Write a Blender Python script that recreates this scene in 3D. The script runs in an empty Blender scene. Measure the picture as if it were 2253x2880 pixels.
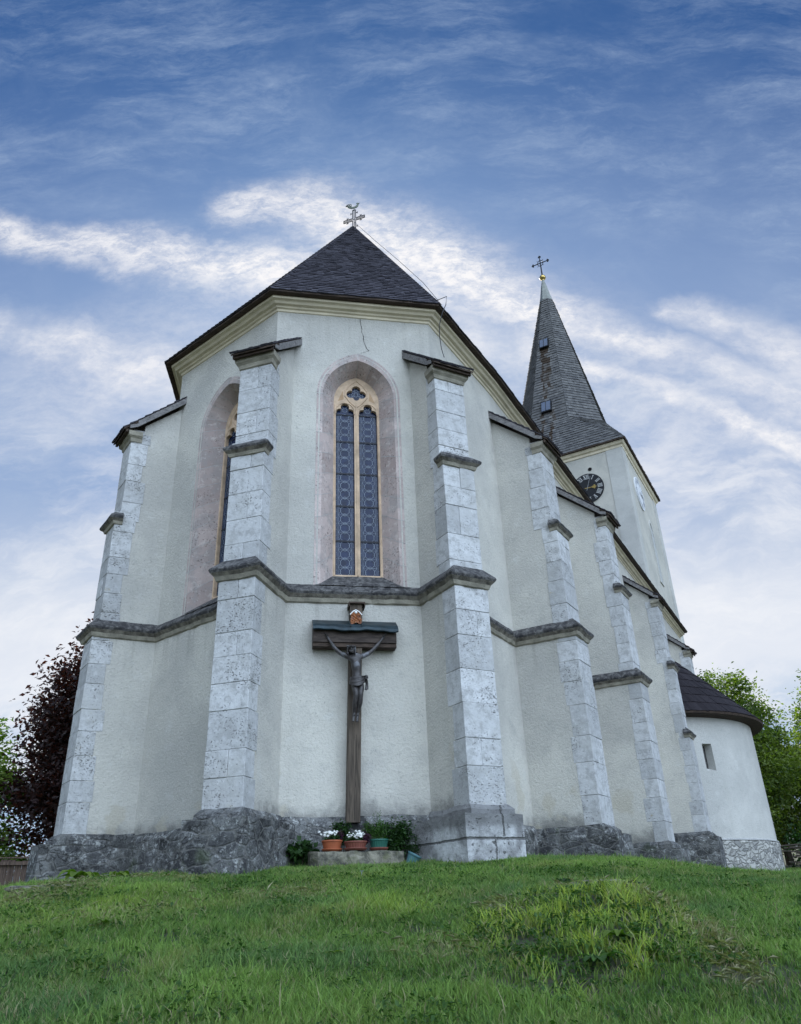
import bpy, math, random
import numpy as np
from mathutils import Vector, Matrix
from mathutils.geometry import tessellate_polygon

random.seed(7)
RNG = np.random.default_rng(11)
SC = bpy.context.scene
COL = SC.collection
R = math.radians

# ------------------------------------------------------------------ camera
cam_d = bpy.data.cameras.new('camera')
cam = bpy.data.objects.new('camera', cam_d)
COL.objects.link(cam)
ROT = Matrix(((0.999246, 0.038829, 0.0), (0.017831, -0.458861, -0.888329), (-0.034493, 0.887659, -0.459207)))
cam.matrix_world = ROT.to_4x4()
cam_d.sensor_fit = 'VERTICAL'
cam_d.sensor_height = 36.0
cam_d.sensor_width = 28.16
cam_d.lens = 27.25
cam_d.clip_start = 0.05
cam_d.clip_end = 9000
SC.camera = cam

# ------------------------------------------------------------------ light
SUN_EL, SUN_AZ = 37.0, -4.0          # behind the church
sd = bpy.data.lights.new('sun', 'SUN')
sd.energy = 4.2
sd.angle = R(0.53)
sd.color = (1.0, 0.94, 0.84)
so = bpy.data.objects.new('sun', sd)
COL.objects.link(so)
se, sa = R(SUN_EL), R(SUN_AZ)
to_sun = Vector((math.sin(sa) * math.cos(se), math.cos(sa) * math.cos(se), math.sin(se)))
so.rotation_euler = (-to_sun).to_track_quat('-Z', 'Y').to_euler()
so.location = to_sun * 300
SC.view_settings.view_transform = 'Standard'
SC.view_settings.look = 'None'
SC.view_settings.exposure = 0.35
SC.view_settings.gamma = 1.0
SC.cycles.max_bounces = 8
SC.cycles.transparent_max_bounces = 6
SC.cycles.use_adaptive_sampling = True
SC.cycles.adaptive_threshold = 0.02
SC.cycles.use_denoising = True


# ------------------------------------------------------------------ node helper
class NT:
    def __init__(s, tree):
        s.t = tree
        s.n = tree.nodes
        s.l = tree.links

    def node(s, typ, **kw):
        x = s.n.new(typ)
        for k, v in kw.items():
            setattr(x, k, v)
        return x

    def put(s, sock, v):
        if isinstance(v, bpy.types.NodeSocket):
            s.l.new(v, sock)
        elif isinstance(v, (tuple, list)) and len(v) == 3 and sock.type == 'RGBA':
            sock.default_value = (*v, 1)
        else:
            sock.default_value = v

    def math(s, op, a, b=0.0, c=0.0, clamp=False):
        m = s.node('ShaderNodeMath', operation=op, use_clamp=clamp)
        s.put(m.inputs[0], a)
        s.put(m.inputs[1], b)
        s.put(m.inputs[2], c)
        return m.outputs[0]

    def vmath(s, op, a, b=(0, 0, 0)):
        m = s.node('ShaderNodeVectorMath', operation=op)
        s.put(m.inputs[0], a)
        s.put(m.inputs[1], b)
        return m.outputs[1] if op in ('DOT_PRODUCT', 'LENGTH', 'DISTANCE') else m.outputs[0]

    def mix(s, f, a, b, mode='MIX'):
        m = s.node('ShaderNodeMix', data_type='RGBA', blend_type=mode)
        s.put(m.inputs[0], f)
        s.put(m.inputs[6], a)
        s.put(m.inputs[7], b)
        return m.outputs[2]

    def noise(s, vec, scale, detail=4.0, rough=0.55, dist=0.0, dim='3D'):
        m = s.node('ShaderNodeTexNoise', noise_dimensions=dim)
        s.put(m.inputs['Vector'], vec)
        m.inputs['Scale'].default_value = scale
        m.inputs['Detail'].default_value = detail
        m.inputs['Roughness'].default_value = rough
        m.inputs['Distortion'].default_value = dist
        return m.outputs['Fac']

    def voro(s, vec, scale, feature='F1', out=0, rnd=1.0):
        m = s.node('ShaderNodeTexVoronoi', feature=feature)
        s.put(m.inputs['Vector'], vec)
        m.inputs['Scale'].default_value = scale
        if 'Randomness' in m.inputs:
            m.inputs['Randomness'].default_value = rnd
        return m.outputs[out]

    def ramp(s, fac, stops, interp='LINEAR'):
        m = s.node('ShaderNodeValToRGB')
        r = m.color_ramp
        r.interpolation = interp
        while len(r.elements) < len(stops):
            r.elements.new(0.5)
        for e, (p, c) in zip(r.elements, stops):
            e.position = p
            e.color = (c, c, c, 1) if isinstance(c, (int, float)) else (*c, 1)
        s.put(m.inputs[0], fac)
        return m.outputs[0]

    def sstep(s, v, a, b, o0=0.0, o1=1.0):
        m = s.node('ShaderNodeMapRange', interpolation_type='SMOOTHSTEP')
        s.put(m.inputs[0], v)
        m.inputs[1].default_value = a
        m.inputs[2].default_value = b
        m.inputs[3].default_value = o0
        m.inputs[4].default_value = o1
        return m.outputs[0]

    def mapping(s, vec, scale=(1, 1, 1), loc=(0, 0, 0), rot=(0, 0, 0)):
        m = s.node('ShaderNodeMapping')
        s.put(m.inputs[0], vec)
        m.inputs['Scale'].default_value = scale
        m.inputs['Location'].default_value = loc
        m.inputs['Rotation'].default_value = rot
        return m.outputs[0]

    def sep(s, vec):
        m = s.node('ShaderNodeSeparateXYZ')
        s.put(m.inputs[0], vec)
        return m.outputs

    def comb(s, x, y, z):
        m = s.node('ShaderNodeCombineXYZ')
        s.put(m.inputs[0], x)
        s.put(m.inputs[1], y)
        s.put(m.inputs[2], z)
        return m.outputs[0]


# ------------------------------------------------------------------ sky
def build_world():
    w = bpy.data.worlds.new('World')
    SC.world = w
    w.use_nodes = True
    w.node_tree.nodes.clear()
    t = NT(w.node_tree)
    out = t.node('ShaderNodeOutputWorld')
    bg = t.node('ShaderNodeBackground')
    t.l.new(bg.outputs[0], out.inputs[0])
    bg.inputs[1].default_value = 0.1
    sky = t.node('ShaderNodeTexSky', sky_type='NISHITA')
    sky.sun_disc = False
    sky.sun_elevation = R(SUN_EL)
    sky.sun_rotation = R(SUN_AZ)
    sky.altitude = 600
    sky.air_density = 1.0
    sky.dust_density = 0.6
    sky.ozone_density = 2.0
    tc = t.node('ShaderNodeTexCoord')
    d = t.vmath('NORMALIZE', tc.outputs['Generated'])
    x, y, z = t.sep(d)
    yy = t.math('MAXIMUM', y, 0.08)
    a = t.math('DIVIDE', x, yy)
    b = t.math('DIVIDE', z, yy)
    ab = t.comb(a, b, 0)
    # gentle domain warp, so that streaks and wisps come out ragged
    def warped(scale, amount, detail=5):
        wn = t.node('ShaderNodeTexNoise')
        t.put(wn.inputs['Vector'], ab)
        wn.inputs['Scale'].default_value = scale
        wn.inputs['Detail'].default_value = detail
        wn.inputs['Roughness'].default_value = 0.6
        wv = t.vmath('SCALE', t.vmath('SUBTRACT', wn.outputs['Color'], (0.5, 0.5, 0.5)))
        wv.node.inputs['Scale'].default_value = amount
        return t.vmath('ADD', ab, wv)
    abw = warped(9.0, 0.11, 8)
    abs_ = warped(2.3, 0.20, 6)
    aw, bw, _ = t.sep(abw)

    def seg(p, q, w0, w1):
        # soft distance to a segment in the (x/y, z/y) chart; width runs from w0 to w1
        dx, dy = q[0] - p[0], q[1] - p[1]
        L2 = dx * dx + dy * dy
        px = t.math('SUBTRACT', aw, p[0])
        py = t.math('SUBTRACT', bw, p[1])
        h = t.math('ADD', t.math('MULTIPLY', px, dx / L2), t.math('MULTIPLY', py, dy / L2), clamp=True)
        ex = t.math('SUBTRACT', px, t.math('MULTIPLY', h, dx))
        ey = t.math('SUBTRACT', py, t.math('MULTIPLY', h, dy))
        dd = t.math('SQRT', t.math('ADD', t.math('MULTIPLY', ex, ex), t.math('MULTIPLY', ey, ey)))
        ww = t.math('MULTIPLY_ADD', h, w1 - w0, w0)
        return t.sstep(t.math('DIVIDE', dd, ww), 1.25, 0.0)

    def union(lst):
        m = seg(*lst[0])
        for sgm in lst[1:]:
            m = t.math('MAXIMUM', m, seg(*sgm))
        return m
    strong = [((-0.75, 1.125), (-0.44, 1.055), .055, .065), ((-0.44, 1.055), (-0.17, 0.985), .07, .075),
              ((-0.27, 1.16), (-0.14, 1.17), .07, .09), ((-0.14, 1.16), (-0.04, 1.08), .09, .10),
              ((-0.04, 1.08), (0.12, 0.975), .10, .10), ((0.12, 0.975), (0.27, 0.87), .09, .06)]
    mid = [((0.26, 0.885), (0.45, 0.79), .05, .04), ((0.45, 0.79), (0.72, 0.635), .04, .05),
           ((-0.80, 0.93), (-0.53, 0.85), .06, .055), ((-0.53, 0.85), (-0.34, 0.755), .06, .08),
           ((0.47, 0.885), (0.72, 0.73), .04, .075), ((0.12, 0.83), (0.33, 0.76), .07, .025),
           ((0.33, 0.755), (0.75, 0.53), .018, .03)]
    wide = [((-0.05, 1.02), (0.55, 0.62), .20, .16), ((-0.5, 0.78), (-0.2, 0.95), .16, .16)]
    g1 = t.noise(t.mapping(abw, (1.0, 2.2, 1), rot=(0, 0, R(58))), 13.0, 14, 0.75, 0.2)
    g2 = t.noise(t.mapping(ab, (1.0, 1.7, 1), rot=(0, 0, R(35))), 34.0, 10, 0.70, 0.25)
    gr = t.sstep(t.math('ADD', t.math('MULTIPLY', g1, 0.62), t.math('MULTIPLY', g2, 0.38)), 0.38, 0.62)
    puff = t.sstep(t.noise(ab, 9.0, 6, 0.6), 0.25, 0.7)
    m1 = t.math('MULTIPLY', union(strong), t.math('MULTIPLY_ADD', gr, 0.55, 0.32))
    m2 = t.math('MULTIPLY', union(mid), t.math('MULTIPLY_ADD', t.math('MULTIPLY', t.math('MULTIPLY_ADD', gr, 0.5, 0.5), puff), 0.62, 0.14))
    m3 = t.math('MULTIPLY', union(wide), t.math('MULTIPLY_ADD', gr, 0.16, 0.14))
    streak = t.math('ADD', m3, t.math('MAXIMUM', m1, m2), clamp=True)
    # cirrus: long fibres in two directions, gathered into loose patches
    fib1 = t.noise(t.mapping(abs_, (1.2, 3.4, 1), rot=(0, 0, R(-48))), 2.2, 15, 0.72, 0.2)
    fib2 = t.noise(t.mapping(abs_, (2.6, 1.0, 1), rot=(0, 0, R(38))), 1.9, 12, 0.62, 0.15)
    pat1 = t.sstep(t.noise(t.mapping(ab, (1, 1.2, 1), loc=(3.1, 0.4, 0)), 2.1, 5, 0.6), 0.30, 0.62)
    pat2 = t.sstep(t.noise(t.mapping(ab, (1, 1.2, 1), loc=(7.7, 2.9, 0)), 1.9, 4, 0.55), 0.38, 0.66)
    cir = t.math('MAXIMUM', t.math('MULTIPLY', t.sstep(fib1, 0.36, 0.74), pat1), t.math('MULTIPLY', t.math('MULTIPLY', t.sstep(fib2, 0.42, 0.80), pat2), 0.45))
    cir = t.math('MULTIPLY', cir, t.math('MULTIPLY_ADD', gr, 0.35, 0.62))
    cir = t.math('MULTIPLY', cir, t.sstep(b, 2.3, 1.1, 0.40, 0.85))
    # lower down: thin layered cloud with blue showing between the layers
    lay = t.noise(t.mapping(abs_, (1.5, 3.6, 1), rot=(0, 0, R(-22))), 2.6, 12, 0.66, 0.2)
    lay2 = t.noise(t.mapping(abs_, (1.2, 4.6, 1), rot=(0, 0, R(8))), 3.4, 12, 0.66, 0.2)
    layers = t.math('MULTIPLY', t.sstep(t.math('ADD', t.math('MULTIPLY', lay, 0.65), t.math('MULTIPLY', lay2, 0.35)), 0.41, 0.66), t.sstep(b, 0.95, 0.50))
    hz = t.sstep(b, 1.70, 0.40)
    base_n = t.mix(1.0, sky.outputs[0], SKY_TINT, 'MULTIPLY')
    col = t.mix(t.math('MULTIPLY', hz, 0.92), base_n, (2.75, 3.65, 5.4))
    col = t.mix(cir, col, (3.2, 4.1, 5.6))
    col = t.mix(t.math('MULTIPLY', layers, 0.85), col, (6.5, 6.7, 7.2))
    col = t.mix(t.math('MULTIPLY', t.sstep(b, 0.60, 0.28), 0.72), col, (7.5, 7.6, 7.8))
    col = t.mix(t.math('MULTIPLY', t.sstep(b, 0.31, 0.17), t.sstep(lay2, 0.40, 0.60)), col, (3.0, 4.2, 5.9))
    col = t.mix(streak, col, (7.6, 7.5, 7.6))
    # the half of the sky behind the camera: unseen bright cloud added to light the walls
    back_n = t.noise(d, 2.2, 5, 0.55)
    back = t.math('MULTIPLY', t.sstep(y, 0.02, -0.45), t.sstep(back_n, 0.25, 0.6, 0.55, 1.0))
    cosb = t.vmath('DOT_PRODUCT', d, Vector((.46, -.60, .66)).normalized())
    side = t.math('ADD', 0.34, t.math('MULTIPLY', t.sstep(cosb, 0.30, 0.98), 1.75))  # added cloud is strongest behind right, to give the walls shading
    bright = t.vmath('SCALE', BACK_FILL_COL)
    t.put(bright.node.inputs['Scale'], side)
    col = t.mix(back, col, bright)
    # below the horizon: dull ground haze (hidden by the terrain)
    col = t.mix(t.sstep(z, 0.0, -0.05), col, (1.5, 1.8, 1.6))
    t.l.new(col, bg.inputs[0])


SKY_TINT = (0.25, 0.46, 0.70)
BACK_FILL_COL = (10.6, 12.9, 16.2)  # fill brightness added to the unseen sky behind the camera
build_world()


# ------------------------------------------------------------------ materials
def new_mat(name):
    m = bpy.data.materials.new(name)
    m.use_nodes = True
    m.node_tree.nodes.clear()
    t = NT(m.node_tree)
    out = t.node('ShaderNodeOutputMaterial')
    b = t.node('ShaderNodeBsdfPrincipled')
    t.l.new(b.outputs[0], out.inputs[0])
    return m, t, b, out


def coords(t):
    return t.node('ShaderNodeTexCoord').outputs['Object']


def tone(t, name='tone'):
    a = t.node('ShaderNodeAttribute', attribute_name=name)
    return a.outputs['Fac']


def bump(t, b, h, strength=0.5, dist=0.02):
    bp = t.node('ShaderNodeBump')
    bp.inputs['Strength'].default_value = strength
    bp.inputs['Distance'].default_value = dist
    t.put(bp.inputs['Height'], h)
    t.l.new(bp.outputs[0], b.inputs['Normal'])
    return bp


def simple(name, col, rough=0.7, var=0.25, scale=6.0, metal=0.0, bscale=40.0, bstr=0.3, bdist=0.01, spec=0.3):
    m, t, b, _ = new_mat(name)
    c = coords(t)
    n = t.noise(c, scale, 6, 0.6)
    k = t.sstep(n, 0.25, 0.75, 1 - var, 1 + var)
    v = t.vmath('SCALE', col)
    t.put(v.node.inputs['Scale'], k)
    t.l.new(v, b.inputs['Base Color'])
    b.inputs['Roughness'].default_value = rough
    b.inputs['Metallic'].default_value = metal
    b.inputs['Specular IOR Level'].default_value = spec
    if bstr:
        bump(t, b, t.noise(c, bscale, 5, 0.6), bstr, bdist)
    return m


def m_plaster(name='lime_plaster', base=(0.57, 0.55, 0.49), base2=(0.455, 0.44, 0.40), damp=True):
    m, t, b, _ = new_mat(name)
    c = coords(t)
    big = t.noise(c, 0.42, 5, 0.6, 0.4)
    run = t.noise(t.mapping(c, (2.6, 2.6, 0.22)), 1.0, 6, 0.6)
    col = t.mix(t.sstep(big, 0.36, 0.64), base, base2)
    mid_ = t.noise(c, 3.2, 6, 0.68)
    col = t.mix(t.math('MULTIPLY', t.sstep(mid_, 0.52, 0.72), 0.35), col, (0.33, 0.33, 0.31))
    col = t.mix(t.math('MULTIPLY', t.sstep(mid_, 0.45, 0.28), 0.35), col, (0.61, 0.61, 0.58))
    col = t.mix(t.math('MULTIPLY', t.sstep(run, 0.52, 0.74), 0.32), col, (0.43, 0.42, 0.37))
    fleck = t.noise(t.mapping(c, (1, 1, 0.6)), 27.0, 6, 0.74)
    spk = t.noise(t.mapping(c, (1, 1, 0.7)), 0.9, 4, 0.6)
    col = t.mix(t.math('MULTIPLY', t.sstep(fleck, 0.57, 0.66), t.sstep(spk, 0.3, 0.7, 0.35, 0.75)), col, (0.27, 0.265, 0.245))
    col = t.mix(t.math('MULTIPLY', t.sstep(fleck, 0.42, 0.28), 0.35), col, (0.76, 0.76, 0.72))
    pn = t.noise(c, 0.75, 3, 0.5, 0.2)
    col = t.mix(t.math('MULTIPLY', t.sstep(pn, 0.54, 0.57), 0.16), col, (0.36, 0.355, 0.33))
    if damp:
        z = t.sep(c)[2]
        drip = t.noise(t.mapping(c, (5.5, 5.5, 0.30)), 1.0, 5, 0.6)
        dm0 = t.math('MULTIPLY', t.sstep(drip, 0.50, 0.66), t.math('MAXIMUM', t.math('MULTIPLY', t.sstep(z, 4.0, 5.0), t.sstep(z, 5.3, 5.2)), t.math('MULTIPLY', t.sstep(z, 10.0, 11.4), 0.5)))
        col = t.mix(t.math('MULTIPLY', dm0, 0.32), col, (0.27, 0.255, 0.22))
        nz = t.noise(c, 2.6, 6, 0.65)
        edge = t.math('ADD', z, t.math('MULTIPLY', nz, -0.85))
        dm = t.sstep(edge, 1.26, 0.86)
        col = t.mix(t.math('MULTIPLY', dm, 0.75), col, (0.13, 0.13, 0.125))
        pat = t.noise(c, 1.1, 4, 0.5)
        pm = t.math('MULTIPLY', t.sstep(pat, 0.60, 0.64), t.sstep(z, 2.9, 2.1))
        col = t.mix(t.math('MULTIPLY', pm, 0.5), col, (0.46, 0.42, 0.33))
    t.l.new(col, b.inputs['Base Color'])
    b.inputs['Roughness'].default_value = 0.93
    b.inputs['Specular IOR Level'].default_value = 0.15
    h1 = t.noise(t.mapping(c, (1, 1, 0.8)), 24.0, 6, 0.72, 0.2)
    h2 = t.noise(t.mapping(c, (9, 9, 26), rot=(R(18), R(12), 0)), 1.2, 4, 0.6)
    bump(t, b, t.math('ADD', t.math('MULTIPLY', h1, 1.2), t.math('MULTIPLY', h2, 0.35)), 0.7, 0.03)
    return m


def m_block():
    """pitted travertine ashlar, one tone per block"""
    m, t, b, _ = new_mat('ashlar_stone')
    c = coords(t)
    tn = tone(t)
    col = t.mix(tn, (0.33, 0.335, 0.335), (0.585, 0.59, 0.59))
    mot = t.noise(c, 6.5, 6, 0.7)
    col = t.mix(t.math('MULTIPLY', t.sstep(mot, 0.47, 0.62), 0.7), col, (0.33, 0.33, 0.325))
    big = t.noise(c, 1.15, 5, 0.6)
    col = t.mix(t.math('MULTIPLY', t.sstep(big, 0.50, 0.70), 0.45), col, (0.40, 0.395, 0.375))
    col = t.mix(t.math('MULTIPLY', t.sstep(mot, 0.44, 0.30), 0.5), col, (0.68, 0.69, 0.69))
    v = t.noise(c, 3.0, 6, 0.65)
    col = t.mix(t.math('MULTIPLY', t.sstep(v, 0.45, 0.75), 0.5), col, (0.42, 0.42, 0.40))
    zone = t.noise(c, 1.7, 3, 0.5)
    pit = t.noise(t.mapping(c, (1, 1, 1.3)), 33.0, 4, 0.62, 0.2)
    thr = t.math('SUBTRACT', pit, t.math('MULTIPLY', t.sstep(zone, 0.30, 0.75), 0.10))
    blk = t.math('FRACT', t.math('MULTIPLY', tn, 37.7))
    thr = t.math('SUBTRACT', thr, t.math('MULTIPLY_ADD', blk, 0.02, -0.005))
    pm = t.sstep(thr, 0.345, 0.275)
    col = t.mix(t.math('MULTIPLY', pm, 0.75), col, (0.11, 0.105, 0.095))
    lich = t.noise(c, 2.3, 5, 0.6)
    col = t.mix(t.math('MULTIPLY', t.sstep(lich, 0.64, 0.72), t.math('MULTIPLY', t.sstep(fine(t, c), 0.5, 0.6), 0.6)), col, (0.33, 0.27, 0.14))
    t.l.new(col, b.inputs['Base Color'])
    b.inputs['Roughness'].default_value = 0.9
    b.inputs['Specular IOR Level'].default_value = 0.2
    h = t.math('SUBTRACT', t.math('MULTIPLY', t.noise(c, 14, 5, 0.65), 0.6), t.math('MULTIPLY', pm, 0.9))
    bump(t, b, h, 0.75, 0.03)
    return m


def fine(t, c):
    return t.noise(c, 14.0, 4, 0.65)


def m_plinth():
    m, t, b, _ = new_mat('weathered_plinth_stone')
    c = coords(t)
    n1 = t.noise(c, 2.4, 8, 0.72, 0.2)
    n2 = t.noise(c, 16.0, 7, 0.72)
    col = t.mix(t.sstep(n1, 0.36, 0.64), (0.050, 0.051, 0.054), (0.15, 0.153, 0.15))
    gg = t.noise(c, 40.0, 4, 0.7)
    col = t.mix(t.math('MULTIPLY', t.sstep(gg, 0.50, 0.36), 0.6), col, (0.03, 0.03, 0.032))
    col = t.mix(t.math('MULTIPLY', t.sstep(t.noise(c, 10.0, 7, 0.72), 0.50, 0.66), t.sstep(t.noise(c, 1.1, 4, 0.6), 0.38, 0.6, 0.30, 0.95)), col, (0.36, 0.37, 0.36))
    wn = t.node('ShaderNodeTexNoise')
    t.put(wn.inputs['Vector'], c)
    wn.inputs['Scale'].default_value = 4.0
    wn.inputs['Detail'].default_value = 5
    wv = t.vmath('SCALE', t.vmath('SUBTRACT', wn.outputs['Color'], (0.5, 0.5, 0.5)))
    wv.node.inputs['Scale'].default_value = 0.55
    ck = t.voro(t.mapping(t.vmath('ADD', c, wv), (1, 1, 1.9), rot=(0.1, 0.05, 0)), 2.3, 'DISTANCE_TO_EDGE', 0)
    crack = t.math('MULTIPLY', t.sstep(ck, 0.03, 0.0), t.sstep(t.noise(c, 1.3, 4, 0.6), 0.47, 0.60))
    col = t.mix(t.math('MULTIPLY', crack, 0.65), col, (0.03, 0.03, 0.03))
    rj = t.voro(t.mapping(t.vmath('ADD', c, t.vmath('MULTIPLY', wv, (0.35, 0.35, 0.2))), (2.9, 2.9, 5.6)), 1.0, 'DISTANCE_TO_EDGE', 0)
    rc = t.sep(t.voro(t.mapping(t.vmath('ADD', c, t.vmath('MULTIPLY', wv, (0.35, 0.35, 0.2))), (2.9, 2.9, 5.6)), 1.0, 'F1', 1))[0]
    rv = t.vmath('SCALE', col)
    t.put(rv.node.inputs['Scale'], t.sstep(rc, 0.1, 0.9, 0.72, 1.45))
    col = t.mix(t.math('MULTIPLY', t.sstep(rj, 0.075, 0.02), t.sstep(n2, 0.36, 0.56, 0.25, 0.85)), rv, (0.16, 0.158, 0.15))
    moss = t.math('MULTIPLY', t.sstep(t.noise(c, 1.6, 5, 0.6), 0.60, 0.70), 0.5)
    col = t.mix(moss, col, (0.055, 0.075, 0.035))
    t.l.new(col, b.inputs['Base Color'])
    b.inputs['Roughness'].default_value = 0.95
    b.inputs['Specular IOR Level'].default_value = 0.2
    h = t.math('ADD', t.math('SUBTRACT', t.math('ADD', t.math('MULTIPLY', n2, 0.7), n1), t.math('MULTIPLY', crack, 0.6)), t.math('MULTIPLY', t.sstep(rj, 0.0, 0.12), 0.28))
    bump(t, b, h, 0.9, 0.05)
    return m


def m_rubble():
    m, t, b, _ = new_mat('rubble_masonry')
    c = coords(t)
    wn = t.node('ShaderNodeTexNoise')
    t.put(wn.inputs['Vector'], c)
    wn.inputs['Scale'].default_value = 3.0
    w = t.vmath('SCALE', t.vmath('SUBTRACT', wn.outputs['Color'], (0.5, 0.5, 0.5)))
    w.node.inputs['Scale'].default_value = 0.42
    w = t.vmath('ADD', c, w)
    ed = t.voro(t.mapping(w, (3.6, 3.6, 6.6)), 1.0, 'DISTANCE_TO_EDGE', 0)
    cell = t.voro(t.mapping(w, (3.6, 3.6, 6.6)), 1.0, 'F1', 1)
    cv = t.sep(cell)[0]
    n2 = t.noise(c, 7.0, 6, 0.68)
    col = t.mix(cv, (0.20, 0.20, 0.19), (0.46, 0.45, 0.41))
    col = t.mix(t.math('MULTIPLY', t.sstep(n2, 0.52, 0.68), 0.7), col, (0.52, 0.52, 0.49))
    col = t.mix(t.math('MULTIPLY', t.sstep(ed, 0.06, 0.0), t.sstep(n2, 0.35, 0.6, 0.3, 0.9)), col, (0.13, 0.125, 0.115))
    t.l.new(col, b.inputs['Base Color'])
    b.inputs['Roughness'].default_value = 0.95
    bump(t, b, t.math('ADD', t.sstep(ed, 0.0, 0.16), t.math('MULTIPLY', n2, 0.5)), 0.9, 0.05)
    return m


def m_ledge_top():
    m, t, b, _ = new_mat('lichen_black_ledge')
    c = coords(t)
    n = t.noise(t.mapping(c, (1, 1, 1)), 9.0, 7, 0.7, 0.4)
    n2 = t.noise(c, 2.0, 4, 0.6)
    col = t.mix(t.sstep(n, 0.40, 0.66), (0.035, 0.034, 0.036), (0.15, 0.145, 0.14))
    col = t.mix(t.math('MULTIPLY', t.sstep(n, 0.66, 0.72), t.sstep(n2, 0.45, 0.6)), col, (0.45, 0.45, 0.43))
    t.l.new(col, b.inputs['Base Color'])
    b.inputs['Roughness'].default_value = 0.95
    bump(t, b, n, 0.9, 0.05)
    return m


def m_marble():
    m, t, b, _ = new_mat('pink_stone')
    c = coords(t)
    tn = tone(t)
    n = t.noise(c, 2.5, 7, 0.65, 0.5)
    col = t.mix(tn, (0.31, 0.245, 0.225), (0.54, 0.445, 0.41))
    col = t.mix(t.math('MULTIPLY', t.sstep(n, 0.46, 0.60), 0.75), col, (0.33, 0.295, 0.28))
    n3 = t.noise(c, 8.0, 7, 0.7)
    col = t.mix(t.math('MULTIPLY', t.sstep(n3, 0.52, 0.66), 0.55), col, (0.60, 0.54, 0.50))
    p = t.noise(c, 26.0, 3, 0.6)
    zone = t.noise(c, 1.9, 3, 0.5)
    pm = t.sstep(t.math('SUBTRACT', p, t.math('MULTIPLY', t.sstep(zone, 0.35, 0.7), 0.10)), 0.35, 0.30)
    col = t.mix(t.math('MULTIPLY', pm, 0.7), col, (0.12, 0.10, 0.09))
    w = t.noise(c, 11, 6, 0.7)
    col = t.mix(t.math('MULTIPLY', t.sstep(w, 0.62, 0.70), 0.5), col, (0.66, 0.62, 0.60))
    t.l.new(col, b.inputs['Base Color'])
    b.inputs['Roughness'].default_value = 0.85
    bump(t, b, t.math('SUBTRACT', n, t.math('MULTIPLY', pm, 0.5)), 0.45, 0.02)
    return m


def m_shingle(name, c0, c1, rough=0.75):
    m, t, b, _ = new_mat(name)
    c = coords(t)
    tn = tone(t)
    col = t.mix(tn, c0, c1)
    col = t.mix(t.sstep(tn, 1.1, 1.9), col, (0.050, 0.036, 0.026))
    g = t.noise(t.mapping(c, (1, 1, 0.35)), 26.0, 4, 0.6)
    k = t.sstep(g, 0.25, 0.75, 0.72, 1.25)
    v = t.vmath('SCALE', col)
    t.put(v.node.inputs['Scale'], k)
    t.l.new(v, b.inputs['Base Color'])
    b.inputs['Roughness'].default_value = rough
    b.inputs['Specular IOR Level'].default_value = 0.12
    bump(t, b, g, 0.4, 0.01)
    return m


def m_wood(name, c0, c1, axis=2, rough=0.8, scale=1.0):
    m, t, b, _ = new_mat(name)
    c = coords(t)
    s = [22, 22, 22]
    s[axis] = 1.3
    n = t.noise(t.mapping(c, tuple(k * scale for k in s)), 1.0, 7, 0.65, 0.6)
    col = t.mix(t.sstep(n, 0.30, 0.70), c0, c1)
    k = t.noise(t.mapping(c, tuple(k * scale * 2.4 for k in s)), 1.0, 3, 0.5)
    col = t.mix(t.math('MULTIPLY', t.sstep(k, 0.62, 0.70), 0.7), col, tuple(x * 0.3 for x in c0))
    t.l.new(col, b.inputs['Base Color'])
    b.inputs['Roughness'].default_value = rough
    b.inputs['Specular IOR Level'].default_value = 0.25
    bump(t, b, n, 0.6, 0.01)
    return m


def m_leaf(name, c0, c1, trans=(0.2, 0.3, 0.05), tf=0.45, rough=0.55):
    m, t, b, out = new_mat(name)
    tn = tone(t)
    col = t.mix(tn, c0, c1)
    t.l.new(col, b.inputs['Base Color'])
    b.inputs['Roughness'].default_value = rough
    b.inputs['Specular IOR Level'].default_value = 0.35
    tr = t.node('ShaderNodeBsdfTranslucent')
    tcol = t.mix(1.0, col, trans, 'MULTIPLY')
    tv = t.vmath('SCALE', tcol)
    tv.node.inputs['Scale'].default_value = 4.0
    t.l.new(tv, tr.inputs[0])
    mx = t.node('ShaderNodeMixShader')
    mx.inputs[0].default_value = tf
    t.l.new(b.outputs[0], mx.inputs[1])
    t.l.new(tr.outputs[0], mx.inputs[2])
    t.l.new(mx.outputs[0], out.inputs[0])
    return m


def m_grass():
    m, t, b, out = new_mat('grass_blade')
    a = t.node('ShaderNodeAttribute', attribute_name='col')
    col = a.outputs['Color']
    t.l.new(col, b.inputs['Base Color'])
    b.inputs['Roughness'].default_value = 0.6
    b.inputs['Specular IOR Level'].default_value = 0.12
    tr = t.node('ShaderNodeBsdfTranslucent')
    v = t.vmath('MULTIPLY', col, (1.5, 1.5, 0.8))
    t.l.new(v, tr.inputs[0])
    mx = t.node('ShaderNodeMixShader')
    mx.inputs[0].default_value = 0.35
    t.l.new(b.outputs[0], mx.inputs[1])
    t.l.new(tr.outputs[0], mx.inputs[2])
    t.l.new(mx.outputs[0], out.inputs[0])
    return m


def m_ground():
    m, t, b, _ = new_mat('turf_soil')
    c = coords(t)
    n = t.noise(c, 1.1, 6, 0.6)
    n2 = t.noise(c, 14.0, 6, 0.7)
    col = t.mix(t.sstep(n, 0.35, 0.65), (0.040, 0.052, 0.026), (0.075, 0.080, 0.040))
    col = t.mix(t.math('MULTIPLY', t.sstep(n2, 0.5, 0.7), 0.6), col, (0.085, 0.075, 0.045))
    t.l.new(col, b.inputs['Base Color'])
    b.inputs['Roughness'].default_value = 0.95
    bump(t, b, n2, 0.8, 0.05)
    return m


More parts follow.
